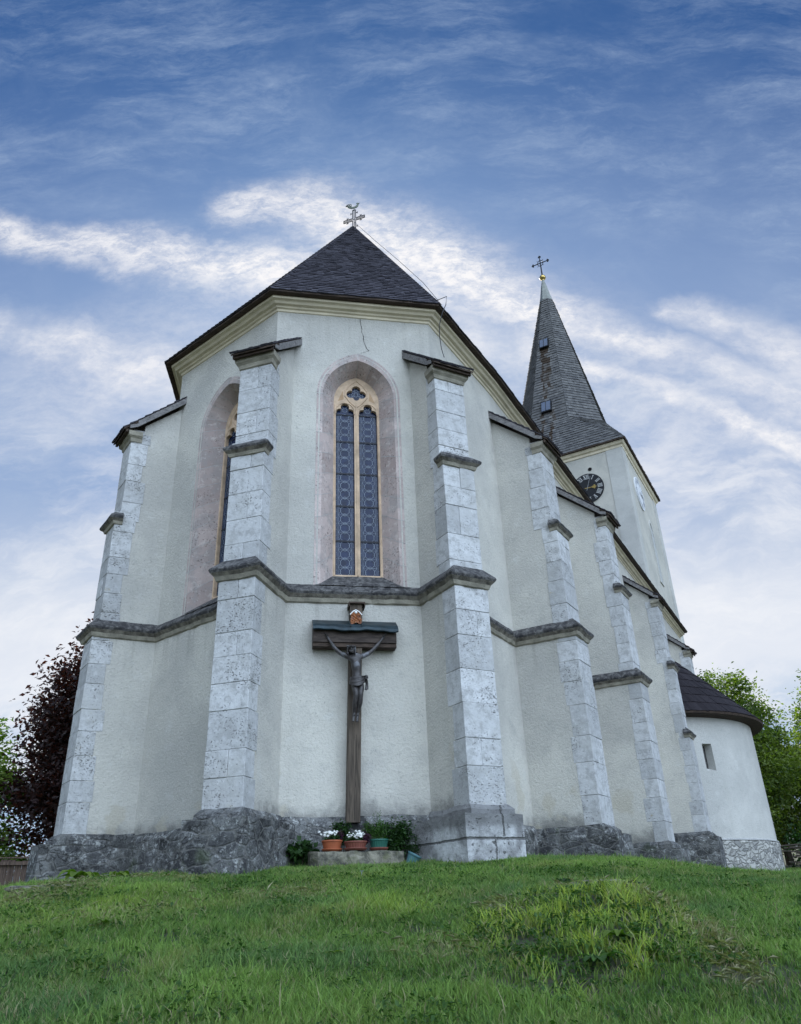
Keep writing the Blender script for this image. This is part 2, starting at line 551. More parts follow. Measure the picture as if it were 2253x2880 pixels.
def m_glass():
    m, t, b, _ = new_mat('leaded_glass')
    c = coords(t)
    cell = t.voro(c, 9.0, 'F1', 1)
    cv = t.sep(cell)[0]
    col = t.mix(cv, (0.005, 0.011, 0.034), (0.012, 0.024, 0.07))
    t.l.new(col, b.inputs['Base Color'])
    b.inputs['Roughness'].default_value = 0.22
    b.inputs['Specular IOR Level'].default_value = 0.22
    bump(t, b, t.math('ADD', cv, t.noise(c, 12, 3, 0.5)), 0.25, 0.02)
    return m


def m_figure():
    m, t, b, _ = new_mat('cast_iron_paint')
    c = coords(t)
    n = t.noise(c, 9.0, 6, 0.65, 0.4)
    z = t.sep(c)[2]
    worn = t.math('MULTIPLY', t.sstep(n, 0.52, 0.62), t.sstep(z, 3.62, 3.80))
    col = t.mix(t.sstep(t.noise(c, 20, 5, 0.6), 0.35, 0.7), (0.026, 0.023, 0.023), (0.055, 0.048, 0.046))
    col = t.mix(t.math('MULTIPLY', worn, 0.6), col, (0.17, 0.18, 0.20))
    t.l.new(col, b.inputs['Base Color'])
    b.inputs['Roughness'].default_value = 0.45
    b.inputs['Metallic'].default_value = 0.15
    bump(t, b, t.noise(c, 60, 4, 0.6), 0.3, 0.004)
    return m


M = dict(
    plaster=m_plaster(), plaster_tower=m_plaster('tower_plaster', (0.54, 0.515, 0.45), (0.45, 0.435, 0.385), False),
    plaster_round=m_plaster('rotunda_plaster', (0.54, 0.53, 0.49), (0.45, 0.445, 0.415), False),
    trim=simple('cream_trim', (0.66, 0.585, 0.44), 0.9, 0.12, 3.0),
    block=m_block(), joint=simple('lime_mortar', (0.40, 0.40, 0.39), 0.95, 0.2, 9),
    plinth=m_plinth(), rubble=m_rubble(), ledge=m_ledge_top(),
    ledge_mid=simple('stained_ledge_stone', (0.17, 0.155, 0.13), 0.95, 0.6, 7.0, bstr=0.6, bdist=0.03),
    under=simple('ledge_underside_stone', (0.27, 0.25, 0.20), 0.92, 0.35, 5.0, bstr=0.5, bdist=0.02),
    pink=m_marble(), tan=simple('ochre_tracery_stone', (0.53, 0.395, 0.275), 0.85, 0.25, 5.0),
    glass=m_glass(), lead=simple('lead_came', (0.19, 0.225, 0.28), 0.5, 0.2, 8, bstr=0),
    ironbar=simple('window_iron', (0.02, 0.022, 0.03), 0.6, 0.2, 8, bstr=0),
    shingle=m_shingle('dark_larch_shingle', (0.024, 0.022, 0.027), (0.085, 0.08, 0.095)),
    shingle_tower=m_shingle('grey_larch_shingle', (0.070, 0.070, 0.073), (0.165, 0.162, 0.158)),
    shingle_round=m_shingle('tarred_shingle', (0.012, 0.010, 0.012), (0.034, 0.029, 0.033)),
    wood_dark=m_wood('dark_eave_wood', (0.030, 0.022, 0.018), (0.085, 0.060, 0.045), 0),
    wood_grey=m_wood('grey_verge_board', (0.10, 0.095, 0.095), (0.24, 0.23, 0.225), 0),
    wood_post=m_wood('brown_oak_post', (0.040, 0.032, 0.025), (0.125, 0.098, 0.074), 2),
    wood_beam=m_wood('brown_oak_beam', (0.030, 0.023, 0.020), (0.080, 0.062, 0.052), 0),
    wood_fence=m_wood('old_fence_board', (0.055, 0.040, 0.033), (0.17, 0.125, 0.10), 2),
    hood=simple('green_black_sheet_metal', (0.018, 0.031, 0.038), 0.45, 0.5, 7, 0.35, bstr=0.2),
    figure=m_figure(), black_metal=simple('black_metal', (0.012, 0.013, 0.016), 0.45, 0.2, 6, 0.3, bstr=0),
    copper=simple('grey_green_sheet', (0.24, 0.25, 0.225), 0.5, 0.2, 4, 0.4, bstr=0),
    gold=simple('gilding', (0.55, 0.40, 0.14), 0.3, 0.15, 5, 1.0, bstr=0),
    white_paint=simple('white_paint', (0.80, 0.80, 0.78), 0.6, 0.05, 5, bstr=0),
    pale_dial=simple('pale_dial', (0.70, 0.71, 0.72), 0.45, 0.08, 3, bstr=0),
    terracotta=simple('terracotta', (0.30, 0.085, 0.036), 0.6, 0.15, 6, bstr=0.1),
    brown_pot=simple('brown_plastic', (0.19, 0.066, 0.048), 0.5, 0.15, 6, bstr=0.1),
    green_pot=simple('green_plastic', (0.022, 0.10, 0.075), 0.4, 0.15, 6, bstr=0.05),
    teal_pot=simple('teal_plastic', (0.08, 0.18, 0.20), 0.5, 0.15, 6, bstr=0.05),
    petal=simple('white_petal', (0.86, 0.87, 0.83), 0.6, 0.06, 20, bstr=0),
    plaque=None, rock=None,
    leaf_dark=m_leaf('dark_green_leaf', (0.012, 0.035, 0.012), (0.045, 0.10, 0.028)),
    leaf_mid=m_leaf('mid_green_leaf', (0.03, 0.075, 0.02), (0.085, 0.17, 0.035)),
    leaf_maple=m_leaf('maple_leaf', (0.055, 0.12, 0.028), (0.21, 0.27, 0.055)),
    leaf_beech=m_leaf('copper_beech_leaf', (0.014, 0.009, 0.010), (0.034, 0.017, 0.016), (0.8, 0.30, 0.10), 0.30),
    leaf_tree=m_leaf('ash_leaf', (0.034, 0.068, 0.022), (0.20, 0.26, 0.060), (0.34, 0.40, 0.07), .5),
    leaf_lime=m_leaf('lime_green_leaf', (0.07, 0.13, 0.02), (0.19, 0.26, 0.045)),
    heather=m_leaf('purple_heather', (0.035, 0.012, 0.035), (0.10, 0.035, 0.085)),
    bark=m_wood('bark', (0.030, 0.025, 0.020), (0.085, 0.070, 0.055), 2, 0.95, 0.6),
    grass=m_grass(), ground=m_ground(),
    dark=simple('near_black', (0.008, 0.008, 0.009), 0.9, 0.1, 5, bstr=0),
    hills=simple('far_hills', (0.10, 0.13, 0.15), 0.95, 0.2, 0.01, bstr=0),
    straw=m_leaf('dry_straw', (0.34, 0.29, 0.20), (0.62, 0.55, 0.41)),
)


def m_plaque():
    m, t, b, _ = new_mat('rust_brown_painted_wood')
    c = coords(t)
    n = t.noise(c, 17.0, 6, 0.7, 0.8)
    col = t.mix(t.sstep(n, 0.35, 0.55), (0.10, 0.030, 0.014), (0.42, 0.15, 0.05))
    col = t.mix(t.sstep(n, 0.56, 0.66), col, (0.62, 0.50, 0.38))
    t.l.new(col, b.inputs['Base Color'])
    b.inputs['Roughness'].default_value = 0.6
    bump(t, b, n, 0.8, 0.02)
    return m


def m_rock():
    m, t, b, _ = new_mat('mossy_sandstone')
    c = coords(t)
    n = t.noise(c, 6.0, 7, 0.68, 0.4)
    col = t.mix(t.sstep(n, 0.35, 0.66), (0.055, 0.055, 0.045), (0.24, 0.225, 0.175))
    ms = t.noise(c, 3.1, 5, 0.6)
    col = t.mix(t.math('MULTIPLY', t.sstep(ms, 0.52, 0.64), 0.7), col, (0.085, 0.095, 0.04))
    t.l.new(col, b.inputs['Base Color'])
    b.inputs['Roughness'].default_value = 0.95
    bump(t, b, n, 0.9, 0.05)
    return m


M['plaque'] = m_plaque()
M['rock'] = m_rock()


# ------------------------------------------------------------------ mesh helpers
def V3(p, z):
    return Vector((p[0], p[1], z))


class MB:
    def __init__(s):
        s.v, s.f, s.m, s.t = [], [], [], []

    def add(s, verts, faces, mat=0, tn=0.5):
        o = len(s.v)
        s.v.extend([tuple(p) for p in verts])
        for k in faces:
            s.f.append(tuple(i + o for i in k))
            s.m.append(mat)
            s.t.append(tn)

    def quad(s, a, b, c, d, mat=0, tn=0.5):
        s.add([a, b, c, d], [(0, 1, 2, 3)], mat, tn)

    def prism(s, poly, z0, z1, mat=0, tn=0.5, cap=True):
        """poly: 2D points, counter-clockwise from above; z0/z1 numbers or per-point lists"""
        n = len(poly)
        a = z0 if isinstance(z0, (list, tuple)) else [z0] * n
        b = z1 if isinstance(z1, (list, tuple)) else [z1] * n
        vs = [V3(p, z) for p, z in zip(poly, a)] + [V3(p, z) for p, z in zip(poly, b)]
        fs = [(i, (i + 1) % n, n + (i + 1) % n, n + i) for i in range(n)]
        if cap:
            fs += [tuple(reversed(range(n))), tuple(range(n, 2 * n))]
        s.add(vs, fs, mat, tn)

    def box(s, o, ex, ey, ez, mat=0, tn=0.5):
        """corner o and three edge vectors"""
        o, ex, ey, ez = map(Vector, (o, ex, ey, ez))
        vs = [o, o + ex, o + ex + ey, o + ey, o + ez, o + ex + ez, o + ex + ey + ez, o + ey + ez]
        fs = [(0, 3, 2, 1), (4, 5, 6, 7), (0, 1, 5, 4), (1, 2, 6, 5), (2, 3, 7, 6), (3, 0, 4, 7)]
        s.add(vs, fs, mat, tn)

    def cbox(s, c, ex, ey, ez, mat=0, tn=0.5):
        c, ex, ey, ez = map(Vector, (c, ex, ey, ez))
        s.box(c - ex / 2 - ey / 2 - ez / 2, ex, ey, ez, mat, tn)

    def tube(s, pts, rad, seg=8, mat=0, tn=0.5, caps=True):
        pts = [Vector(p) for p in pts]
        n = len(pts)
        rad = rad if isinstance(rad, (list, tuple)) else [rad] * n
        rings = []
        up = Vector((0.13, 0.31, 0.94))
        for i, p in enumerate(pts):
            d = (pts[min(i + 1, n - 1)] - pts[max(i - 1, 0)]).normalized()
            a = d.cross(up)
            if a.length < 0.1:
                a = d.cross(Vector((1, 0, 0)))
            a.normalize()
            b = d.cross(a)
            rings.append([p + (a * math.cos(2 * math.pi * k / seg) + b * math.sin(2 * math.pi * k / seg)) * rad[i] for k in range(seg)])
        vs = [q for r in rings for q in r]
        fs = []
        for i in range(n - 1):
            for k in range(seg):
                k2 = (k + 1) % seg
                fs.append((i * seg + k, i * seg + k2, (i + 1) * seg + k2, (i + 1) * seg + k))
        if caps:
            fs.append(tuple(range(seg)))
            fs.append(tuple((n - 1) * seg + k for k in reversed(range(seg))))
        s.add(vs, fs, mat, tn)

    def lathe(s, c, prof, seg=28, mat=0, tn=0.5, axis=None, flute=0.0):
        """prof: (radius, height) list about the vertical through c (or about axis)"""
        c = Vector(c)
        az = Vector(axis).normalized() if axis is not None else Vector((0, 0, 1))
        ax = az.orthogonal().normalized()
        ay = az.cross(ax)
        n = len(prof)
        vs = []
        for r, h in prof:
            for k in range(seg):
                q = 2 * math.pi * k / seg
                rr = r * (1 + (flute if k % 2 else -flute))
                vs.append(c + az * h + (ax * math.cos(q) + ay * math.sin(q)) * rr)
        fs = []
        for i in range(n - 1):
            for k in range(seg):
                k2 = (k + 1) % seg
                fs.append((i * seg + k, i * seg + k2, (i + 1) * seg + k2, (i + 1) * seg + k))
        s.add(vs, fs, mat, tn)

    def build(s, name, mats, parent=None, smooth=False):
        me = bpy.data.meshes.new(name)
        me.from_pydata(s.v, [], s.f)
        mats = mats if isinstance(mats, (list, tuple)) else [mats]
        for m in mats:
            me.materials.append(m)
        me.polygons.foreach_set('material_index', s.m)
        at = me.attributes.new('tone', 'FLOAT', 'FACE')
        at.data.foreach_set('value', s.t)
        if smooth:
            me.polygons.foreach_set('use_smooth', [True] * len(s.f))
        me.update()
        o = bpy.data.objects.new(name, me)
        COL.objects.link(o)
        attach(o, parent)
        return o


def attach(o, parent):
    """meshes are modelled in world coordinates; a child of an Empty is shifted back by the Empty's place"""
    if parent is not None:
        o.parent = parent
        if parent.type == 'EMPTY':
            o.location = -parent.location


def tag(o, label, cat, group=None, kind=None):
    if label:
        o['label'] = label
    if cat:
        o['category'] = cat
    if group:
        o['group'] = group
    if kind:
        o['kind'] = kind
    return o


def thing(name, loc, label, cat, group=None):
    o = bpy.data.objects.new(name, None)
    o.empty_display_size = 0.3
    o.location = loc
    COL.objects.link(o)
    return tag(o, label, cat, group)


def bevel(o, w=0.01, seg=1, ang=40):
    m = o.modifiers.new('bevel', 'BEVEL')
    m.width = w
    m.segments = seg
    m.limit_method = 'ANGLE'
    m.angle_limit = R(ang)
    return o


def roughen(o, size=0.12, amp=0.02, scale=3.0, seed=0.0, merge=True):
    """split faces down to about `size` and push them by noise so that no edge is ruler-straight"""
    import bmesh
    from mathutils import noise
    bm = bmesh.new()
    bm.from_mesh(o.data)
    if merge:
        bmesh.ops.remove_doubles(bm, verts=bm.verts, dist=1e-4)
    for _ in range(7):
        es = [e for e in bm.edges if e.calc_length() > size * 1.6]
        if not es:
            break
        bmesh.ops.subdivide_edges(bm, edges=es, cuts=1, use_grid_fill=True)
    bmesh.ops.triangulate(bm, faces=[f for f in bm.faces if len(f.verts) > 4])
    for v in bm.verts:
        p = v.co * scale + Vector((seed, seed * 0.7, seed * 1.3))
        v.co += noise.noise_vector(p) * amp + noise.noise_vector(p * 3.1) * amp * 0.4
    bm.to_mesh(o.data)
    bm.free()
    return o


def lerp(a, b, t):
    return a + (b - a) * t


def sweep(mb, path, prof, mats, step=0.2, amp=0.0, ends=True, seed=1):
    """prof: (outward offset, z) list swept along a 2D path with mitred corners (outside is on the right of travel)"""
    path = [Vector((p[0], p[1])) for p in path]
    n = len(path)
    dirs = [(path[i + 1] - path[i]).normalized() for i in range(n - 1)]
    nor = [Vector((d.y, -d.x)) for d in dirs]
    off = []
    for i in range(n):
        if i == 0:
            off.append(nor[0])
        elif i == n - 1:
            off.append(nor[-1])
        else:
            q = nor[i - 1] + nor[i]
            off.append(q / max(0.35, 1 + nor[i - 1].dot(nor[i])))
    pts, offs = [], []
    for i in range(n - 1):
        k = max(1, int(round((path[i + 1] - path[i]).length / step)))
        for j in range(k):
            t = j / k
            pts.append(path[i].lerp(path[i + 1], t))
            offs.append(off[i].lerp(off[i + 1], t))
    pts.append(path[-1])
    offs.append(off[-1])
    rg = np.random.default_rng(seed)
    rows = []
    for p, o in zip(pts, offs):
        j1, j2 = rg.normal(0, amp), rg.normal(0, amp)
        row = []
        for k, (d, z) in enumerate(prof):
            g = 1.0 if 0 < k < len(prof) - 1 else 0.25
            row.append(V3(p + o * (d + j1 * g), z + j2 * g * 0.7))
        rows.append(row)
    m = len(prof)
    vs = [q for r in rows for q in r]
    for i in range(len(rows) - 1):
        for k in range(m - 1):
            mb.add([vs[i * m + k], vs[(i + 1) * m + k], vs[(i + 1) * m + k + 1], vs[i * m + k + 1]], [(0, 1, 2, 3)], mats[k])
    if ends:
        mb.add(rows[0], [tuple(range(m))], mats[0])
        mb.add(rows[-1], [tuple(reversed(range(m)))], mats[0])


def shingles(mb, BL, BR, TL, TR, row=0.16, wid=0.16, thick=0.022, jit=0.35, tfn=None, mat=0, seed=3, under=True):
    """overlapping rows of single boards on one flat roof face; BL-BR is the eave"""
    BL, BR, TL, TR = map(Vector, (BL, BR, TL, TR))
    nrm = (BR - BL).cross((TL + TR) * 0.5 - BL).normalized()
    L = ((TL + TR) * 0.5 - (BL + BR) * 0.5).length
    rows = max(2, int(L / row))
    rg = np.random.default_rng(seed)
    if under:
        if (TL - TR).length < 1e-3:
            mb.add([BL, BR, TL], [(0, 1, 2)], mat, 0.1)
        else:
            mb.add([BL, BR, TR, TL], [(0, 1, 2, 3)], mat, 0.1)
    for i in range(rows):
        t0 = i / rows
        t1 = min(1.0, (i + 1.3) / rows)
        l0, r0 = BL.lerp(TL, t0), BR.lerp(TR, t0)
        l1, r1 = BL.lerp(TL, t1), BR.lerp(TR, t1)
        w = (r0 - l0).length
        n = max(1, int(round(w / wid)))
        cuts = [0.0] + [(k + rg.uniform(-jit, jit)) / n for k in range(1, n)] + [1.0]
        base_t = rg.uniform(-0.08, 0.08)
        for k in range(n):
            a, b = cuts[k], cuts[k + 1]
            th = thick * rg.uniform(0.75, 1.35)
            dn = (l0 - l1).normalized() * rg.uniform(-0.012, 0.014)
            p0, p1 = l0.lerp(r0, a) + dn, l0.lerp(r0, b) + dn
            q0, q1 = l1.lerp(r1, a), l1.lerp(r1, b)
            up0, up1 = nrm * th, nrm * (thick * 0.15)
            tn = float(np.clip(rg.beta(4, 4) + base_t, 0, 1))
            if tfn:
                tn = tfn((p0 + p1) * 0.5, tn)
            mb.add([p0, p1, p0 + up0, p1 + up0, q0 + up1, q1 + up1],
                   [(0, 1, 3, 2), (2, 3, 5, 4), (0, 2, 4), (1, 5, 3)], mat, tn)


def plate(mb, outer, holes, to3, d0, d1, mat=0, tn=0.5, back=False):
    """flat plate with holes: outline points (s, z); to3(s, z, d) -> world; front at depth d0, back at d1"""
    rings = [outer] + holes
    tri = tessellate_polygon([[Vector((s, z, 0)) for s, z in r] for r in rings])
    flat = [p for r in rings for p in r]
    a0 = [to3(s, z, d0) for s, z in flat]
    mb.add(a0, [tuple(k) for k in tri], mat, tn)
    if d1 != d0:
        a1 = [to3(s, z, d1) for s, z in flat]
        if back:
            mb.add(a1, [tuple(reversed(k)) for k in tri], mat, tn)
        o = 0
        for r in rings:
            n = len(r)
            for i in range(n):
                j = (i + 1) % n
                mb.add([a0[o + i], a0[o + j], a1[o + j], a1[o + i]], [(0, 1, 2, 3)], mat, tn)
            o += n


def arch(cx, w, zb, zs, za, n=9):
    """pointed arch outline from bottom left, over the top, to bottom right"""
    h = za - zs
    r = (w * w + h * h) / (2 * w)
    pts = [(cx - w, zb)]
    c = cx - w + r
    a1 = math.atan2(h, -(r - w))
    for k in range(n + 1):
        a = lerp(math.pi, a1, k / n)
        pts.append((c + r * math.cos(a), zs + r * math.sin(a)))
    pts[-1] = (cx, za)
    right = [(2 * cx - s, z) for s, z in reversed(pts[:-1])]
    return pts + right


# ------------------------------------------------------------------ plan of the church (metres, camera eye at 0,0,0)
def P2(x, y):
    return Vector((x, y))


A, B, C = P2(-2.5, 12.96), P2(0.78, 13.57), P2(-5.15, 15.085)
BR = P2(0.95, 13.6)                       # where the nave wall's line would start
D0 = P2(2.335, 16.2)                      # slight bend of the wall at the next buttress
uR = P2(math.cos(R(62)), math.sin(R(62)))
nR = P2(uR.y, -uR.x)
C0 = P2(-5.5, 18.5)
NAVE_L = 27.3
BE = BR + uR * NAVE_L
LE = C0 + uR * (NAVE_L - 2.6)
APEX = V3(P2(-1.19, 18.2), 19.96)
Z_EAVE = 12.0
FOOT = 0.2


def nrm2(v):
    return v / v.length


def isect(p, d, q, e):
    """2D intersection of p+t*d with q+s*e"""
    den = d.x * e.y - d.y * e.x
    t = ((q.x - p.x) * e.y - (q.y - p.y) * e.x) / den
    return p + d * t


BUT = dict(
    C=dict(P=P2(-6.46, 14.95), Q=P2(-6.12, 14.48), a=nrm2(P2(.907, .424)), zb=1.42, ln=1.7, pl=(.34, .02, .05), zc=9.55),
    A=dict(P=P2(-3.08, 12.0), Q=P2(-2.44, 11.81), a=nrm2(P2(.26, .966)), zb=1.43, ln=1.5, pl=(.35, .09, .27), zc=9.55),
    B=dict(P=P2(.885, 12.51), Q=P2(1.48, 12.82), a=nrm2(P2(-.513, .858)), zb=1.43, ln=1.5, pl=(.30, .30, .05), zc=9.55),
    D=dict(P=P2(3.55, 15.6), Q=P2(3.92, 16.22), a=nrm2(P2(-.8829, .4695)), zb=1.34, ln=1.7, pl=(.27, .10, .06), zc=9.55),
    E=dict(P=P2(5.93, 19.63), Q=P2(6.28, 20.24), a=nrm2(P2(-.8829, .4695)), zb=1.27, ln=1.9, pl=(.25, .10, .10), zc=9.5),
    F=dict(P=P2(9.50, 27.05), Q=P2(9.83, 27.67), a=nrm2(P2(-.8829, .4695)), zb=2.0, ln=1.6, pl=(.25, .20, .10), zc=9.7),
    G=dict(P=P2(12.78, 33.81), Q=P2(13.11, 34.43), a=nrm2(P2(-.8829, .4695)), zb=2.0, ln=1.3, pl=(.2, .1, .1), zc=9.7),
)
church = thing('church', (0.5, 20, FOOT), 'whitewashed Gothic church choir with stepped stone buttresses, steep dark shingle roof and pointed windows', 'church')


# ---- walls
def facet(p, q):
    u = nrm2(q - p)
    n = P2(u.y, -u.x)

    def to3(s, z, d):
        w = p + u * s - n * d
        return Vector((w.x, w.y, z))
    return to3, (q - p).length


F_front, L_front = facet(A, B)
F_left, L_left = facet(C, A)
WIN = [dict(f=F_front, L=L_front, cx=1.745), dict(f=F_left, L=L_left, cx=1.84)]


def ring(L, z0, z1, step=0.8):
    return [(0, z0), (L, z0), (L, z1), (0, z1)]


wm = MB()
for w in WIN:
    plate(wm, ring(w['L'], FOOT, 12.0), [arch(w['cx'], .80, 5.34, 9.65, 10.68)], w['f'], 0, 0)
for p, q in ((B, D0), (D0, BE), (BE, LE), (LE, C0), (C0, C)):
    wm.quad(V3(p, FOOT), V3(q, FOOT), V3(q, 12.0), V3(p, 12.0))
wall = wm.build('wall', M['plaster'], church)

# ---- hairline crack above the front window
ck = MB()
rg = random.Random(5)
z, s = 11.72, 1.80
pts = []
while z > 10.80:
    pts.append((s, z))
    z -= rg.uniform(.05, .12)
    s += rg.uniform(-.035, .035) + (0.03 if z < 11.3 else -0.012)
pts.append((1.80, 10.76))
for (s0, z0), (s1, z1) in zip(pts, pts[1:]):
    w = rg.uniform(.004, .008)
    ck.quad(F_front(s0 - w, z0, -.003), F_front(s1 - w, z1, -.003), F_front(s1 + w, z1, -.003), F_front(s0 + w, z0, -.003))
ck.build('wall_crack', M['dark'], church)

# ---- path of the string course round walls and buttresses
def b_in(k, side, p, q):
    b = BUT[k]
    return isect(b[side], b['a'], p, q - p)


path = [BUT['C']['P'] + BUT['C']['a'] * 1.5, BUT['C']['P'], BUT['C']['Q'], b_in('C', 'Q', C, A),
        b_in('A', 'P', C, A), BUT['A']['P'], BUT['A']['Q'], b_in('A', 'Q', A, B),
        b_in('B', 'P', A, B), BUT['B']['P'], BUT['B']['Q'], b_in('B', 'Q', B, D0),
        b_in('D', 'P', BR, BE), BUT['D']['P'], BUT['D']['Q'], b_in('D', 'Q', BR, BE),
        b_in('E', 'P', BR, BE), BUT['E']['P'], BUT['E']['Q'], b_in('E', 'Q', BR, BE)]
lip = MB()
sweep(lip, path, [(-.02, 4.99), (.035, 5.02), (.06, 5.09), (.115, 5.15), (.135, 5.19), (.125, 5.225), (-.03, 5.40)],
      [1, 1, 2, 0, 0, 0], step=.13, amp=.008, seed=4)
lip.build('string_course', [M['ledge'], M['under'], M['ledge_mid']], church)

# ---- eaves cornice
cor = MB()
wpath = [LE, C0, C, A, B, D0, BE]
cprof = [(-.01, 11.72), (.025, 11.735), (.04, 11.78), (.08, 11.795), (.10, 11.83), (.16, 11.84), (.20, 11.885), (.26, 11.90), (.265, 11.955), (.05, 11.97)]
sweep(cor, wpath, cprof, [0] * 9, step=.5, amp=.003)
cor.build('cornice', M['trim'], church)


# ---- roof
def offset_path(path, d):
    n = len(path)
    dirs = [nrm2(path[i + 1] - path[i]) for i in range(n - 1)]
    nor = [P2(q.y, -q.x) for q in dirs]
    res = []
    for i in range(n):
        if i == 0:
            o = nor[0]
        elif i == n - 1:
            o = nor[-1]
        else:
            q = nor[i - 1] + nor[i]
            o = q / (1 + nor[i - 1].dot(nor[i]))
        res.append(path[i] + o * d)
    return res


er = [V3(p, Z_EAVE) for p in offset_path(wpath, .40)]
ridge_end = APEX + V3(uR, 0) * (NAVE_L - 3.0)
rm = MB()
shingles(rm, er[3], er[4], APEX, APEX, .155, .14, .024, seed=5)
shingles(rm, er[2], er[3], APEX, APEX, .155, .16, .026, seed=6)
shingles(rm, er[1], er[2], APEX, APEX, .24, .3, .026, seed=7)
shingles(rm, er[4], er[5], APEX, APEX, .24, .3, .028, seed=14)
shingles(rm, er[5], er[6], APEX, ridge_end, .30, .30, .028, seed=8)
shingles(rm, er[0], er[1], ridge_end, APEX, .60, .8, .028, seed=9)
rm.add([er[6], er[0], ridge_end], [(0, 1, 2)], 0, .2)
roof = rm.build('roof', M['shingle'], church)
# dark double eave board under the first shingle rows
eb = MB()
sweep(eb, wpath, [(.20, 11.958), (.37, 11.958), (.385, 11.965), (.39, 12.0), (.36, 12.03), (.2, 12.05)], [0] * 5, step=.3, amp=.004, seed=9)
o = eb.build('eave_board', M['wood_dark'], church)
o.parent = roof
o.location = (0, 0, 0)
# hip boards: narrow capping rows over the two visible hips
hb = MB()
for e0, seed in ((er[3], 1), (er[4], 2), (er[2], 3)):
    d = APEX - e0
    n = int(d.length / .17)
    side = d.cross(Vector((0, 0, 1))).normalized()
    up = side.cross(d).normalized()
    rr = random.Random(seed)
    for i in range(n):
        p = e0 + d * (i / n)
        q = e0 + d * min(1, (i + 1.25) / n)
        w = .075 * rr.uniform(.85, 1.15)
        hb.add([p - side * w - up * .005, p + up * .042, p + side * w - up * .005, q - side * w * .9 - up * .02, q + up * .02, q + side * w * .9 - up * .02],
               [(0, 1, 4, 3), (1, 2, 5, 4), (0, 2, 1)], 0, rr.uniform(.15, .7))
o = hb.build('hip_shingles', M['shingle'], church)
o.parent = roof
o.location = (0, 0, 0)


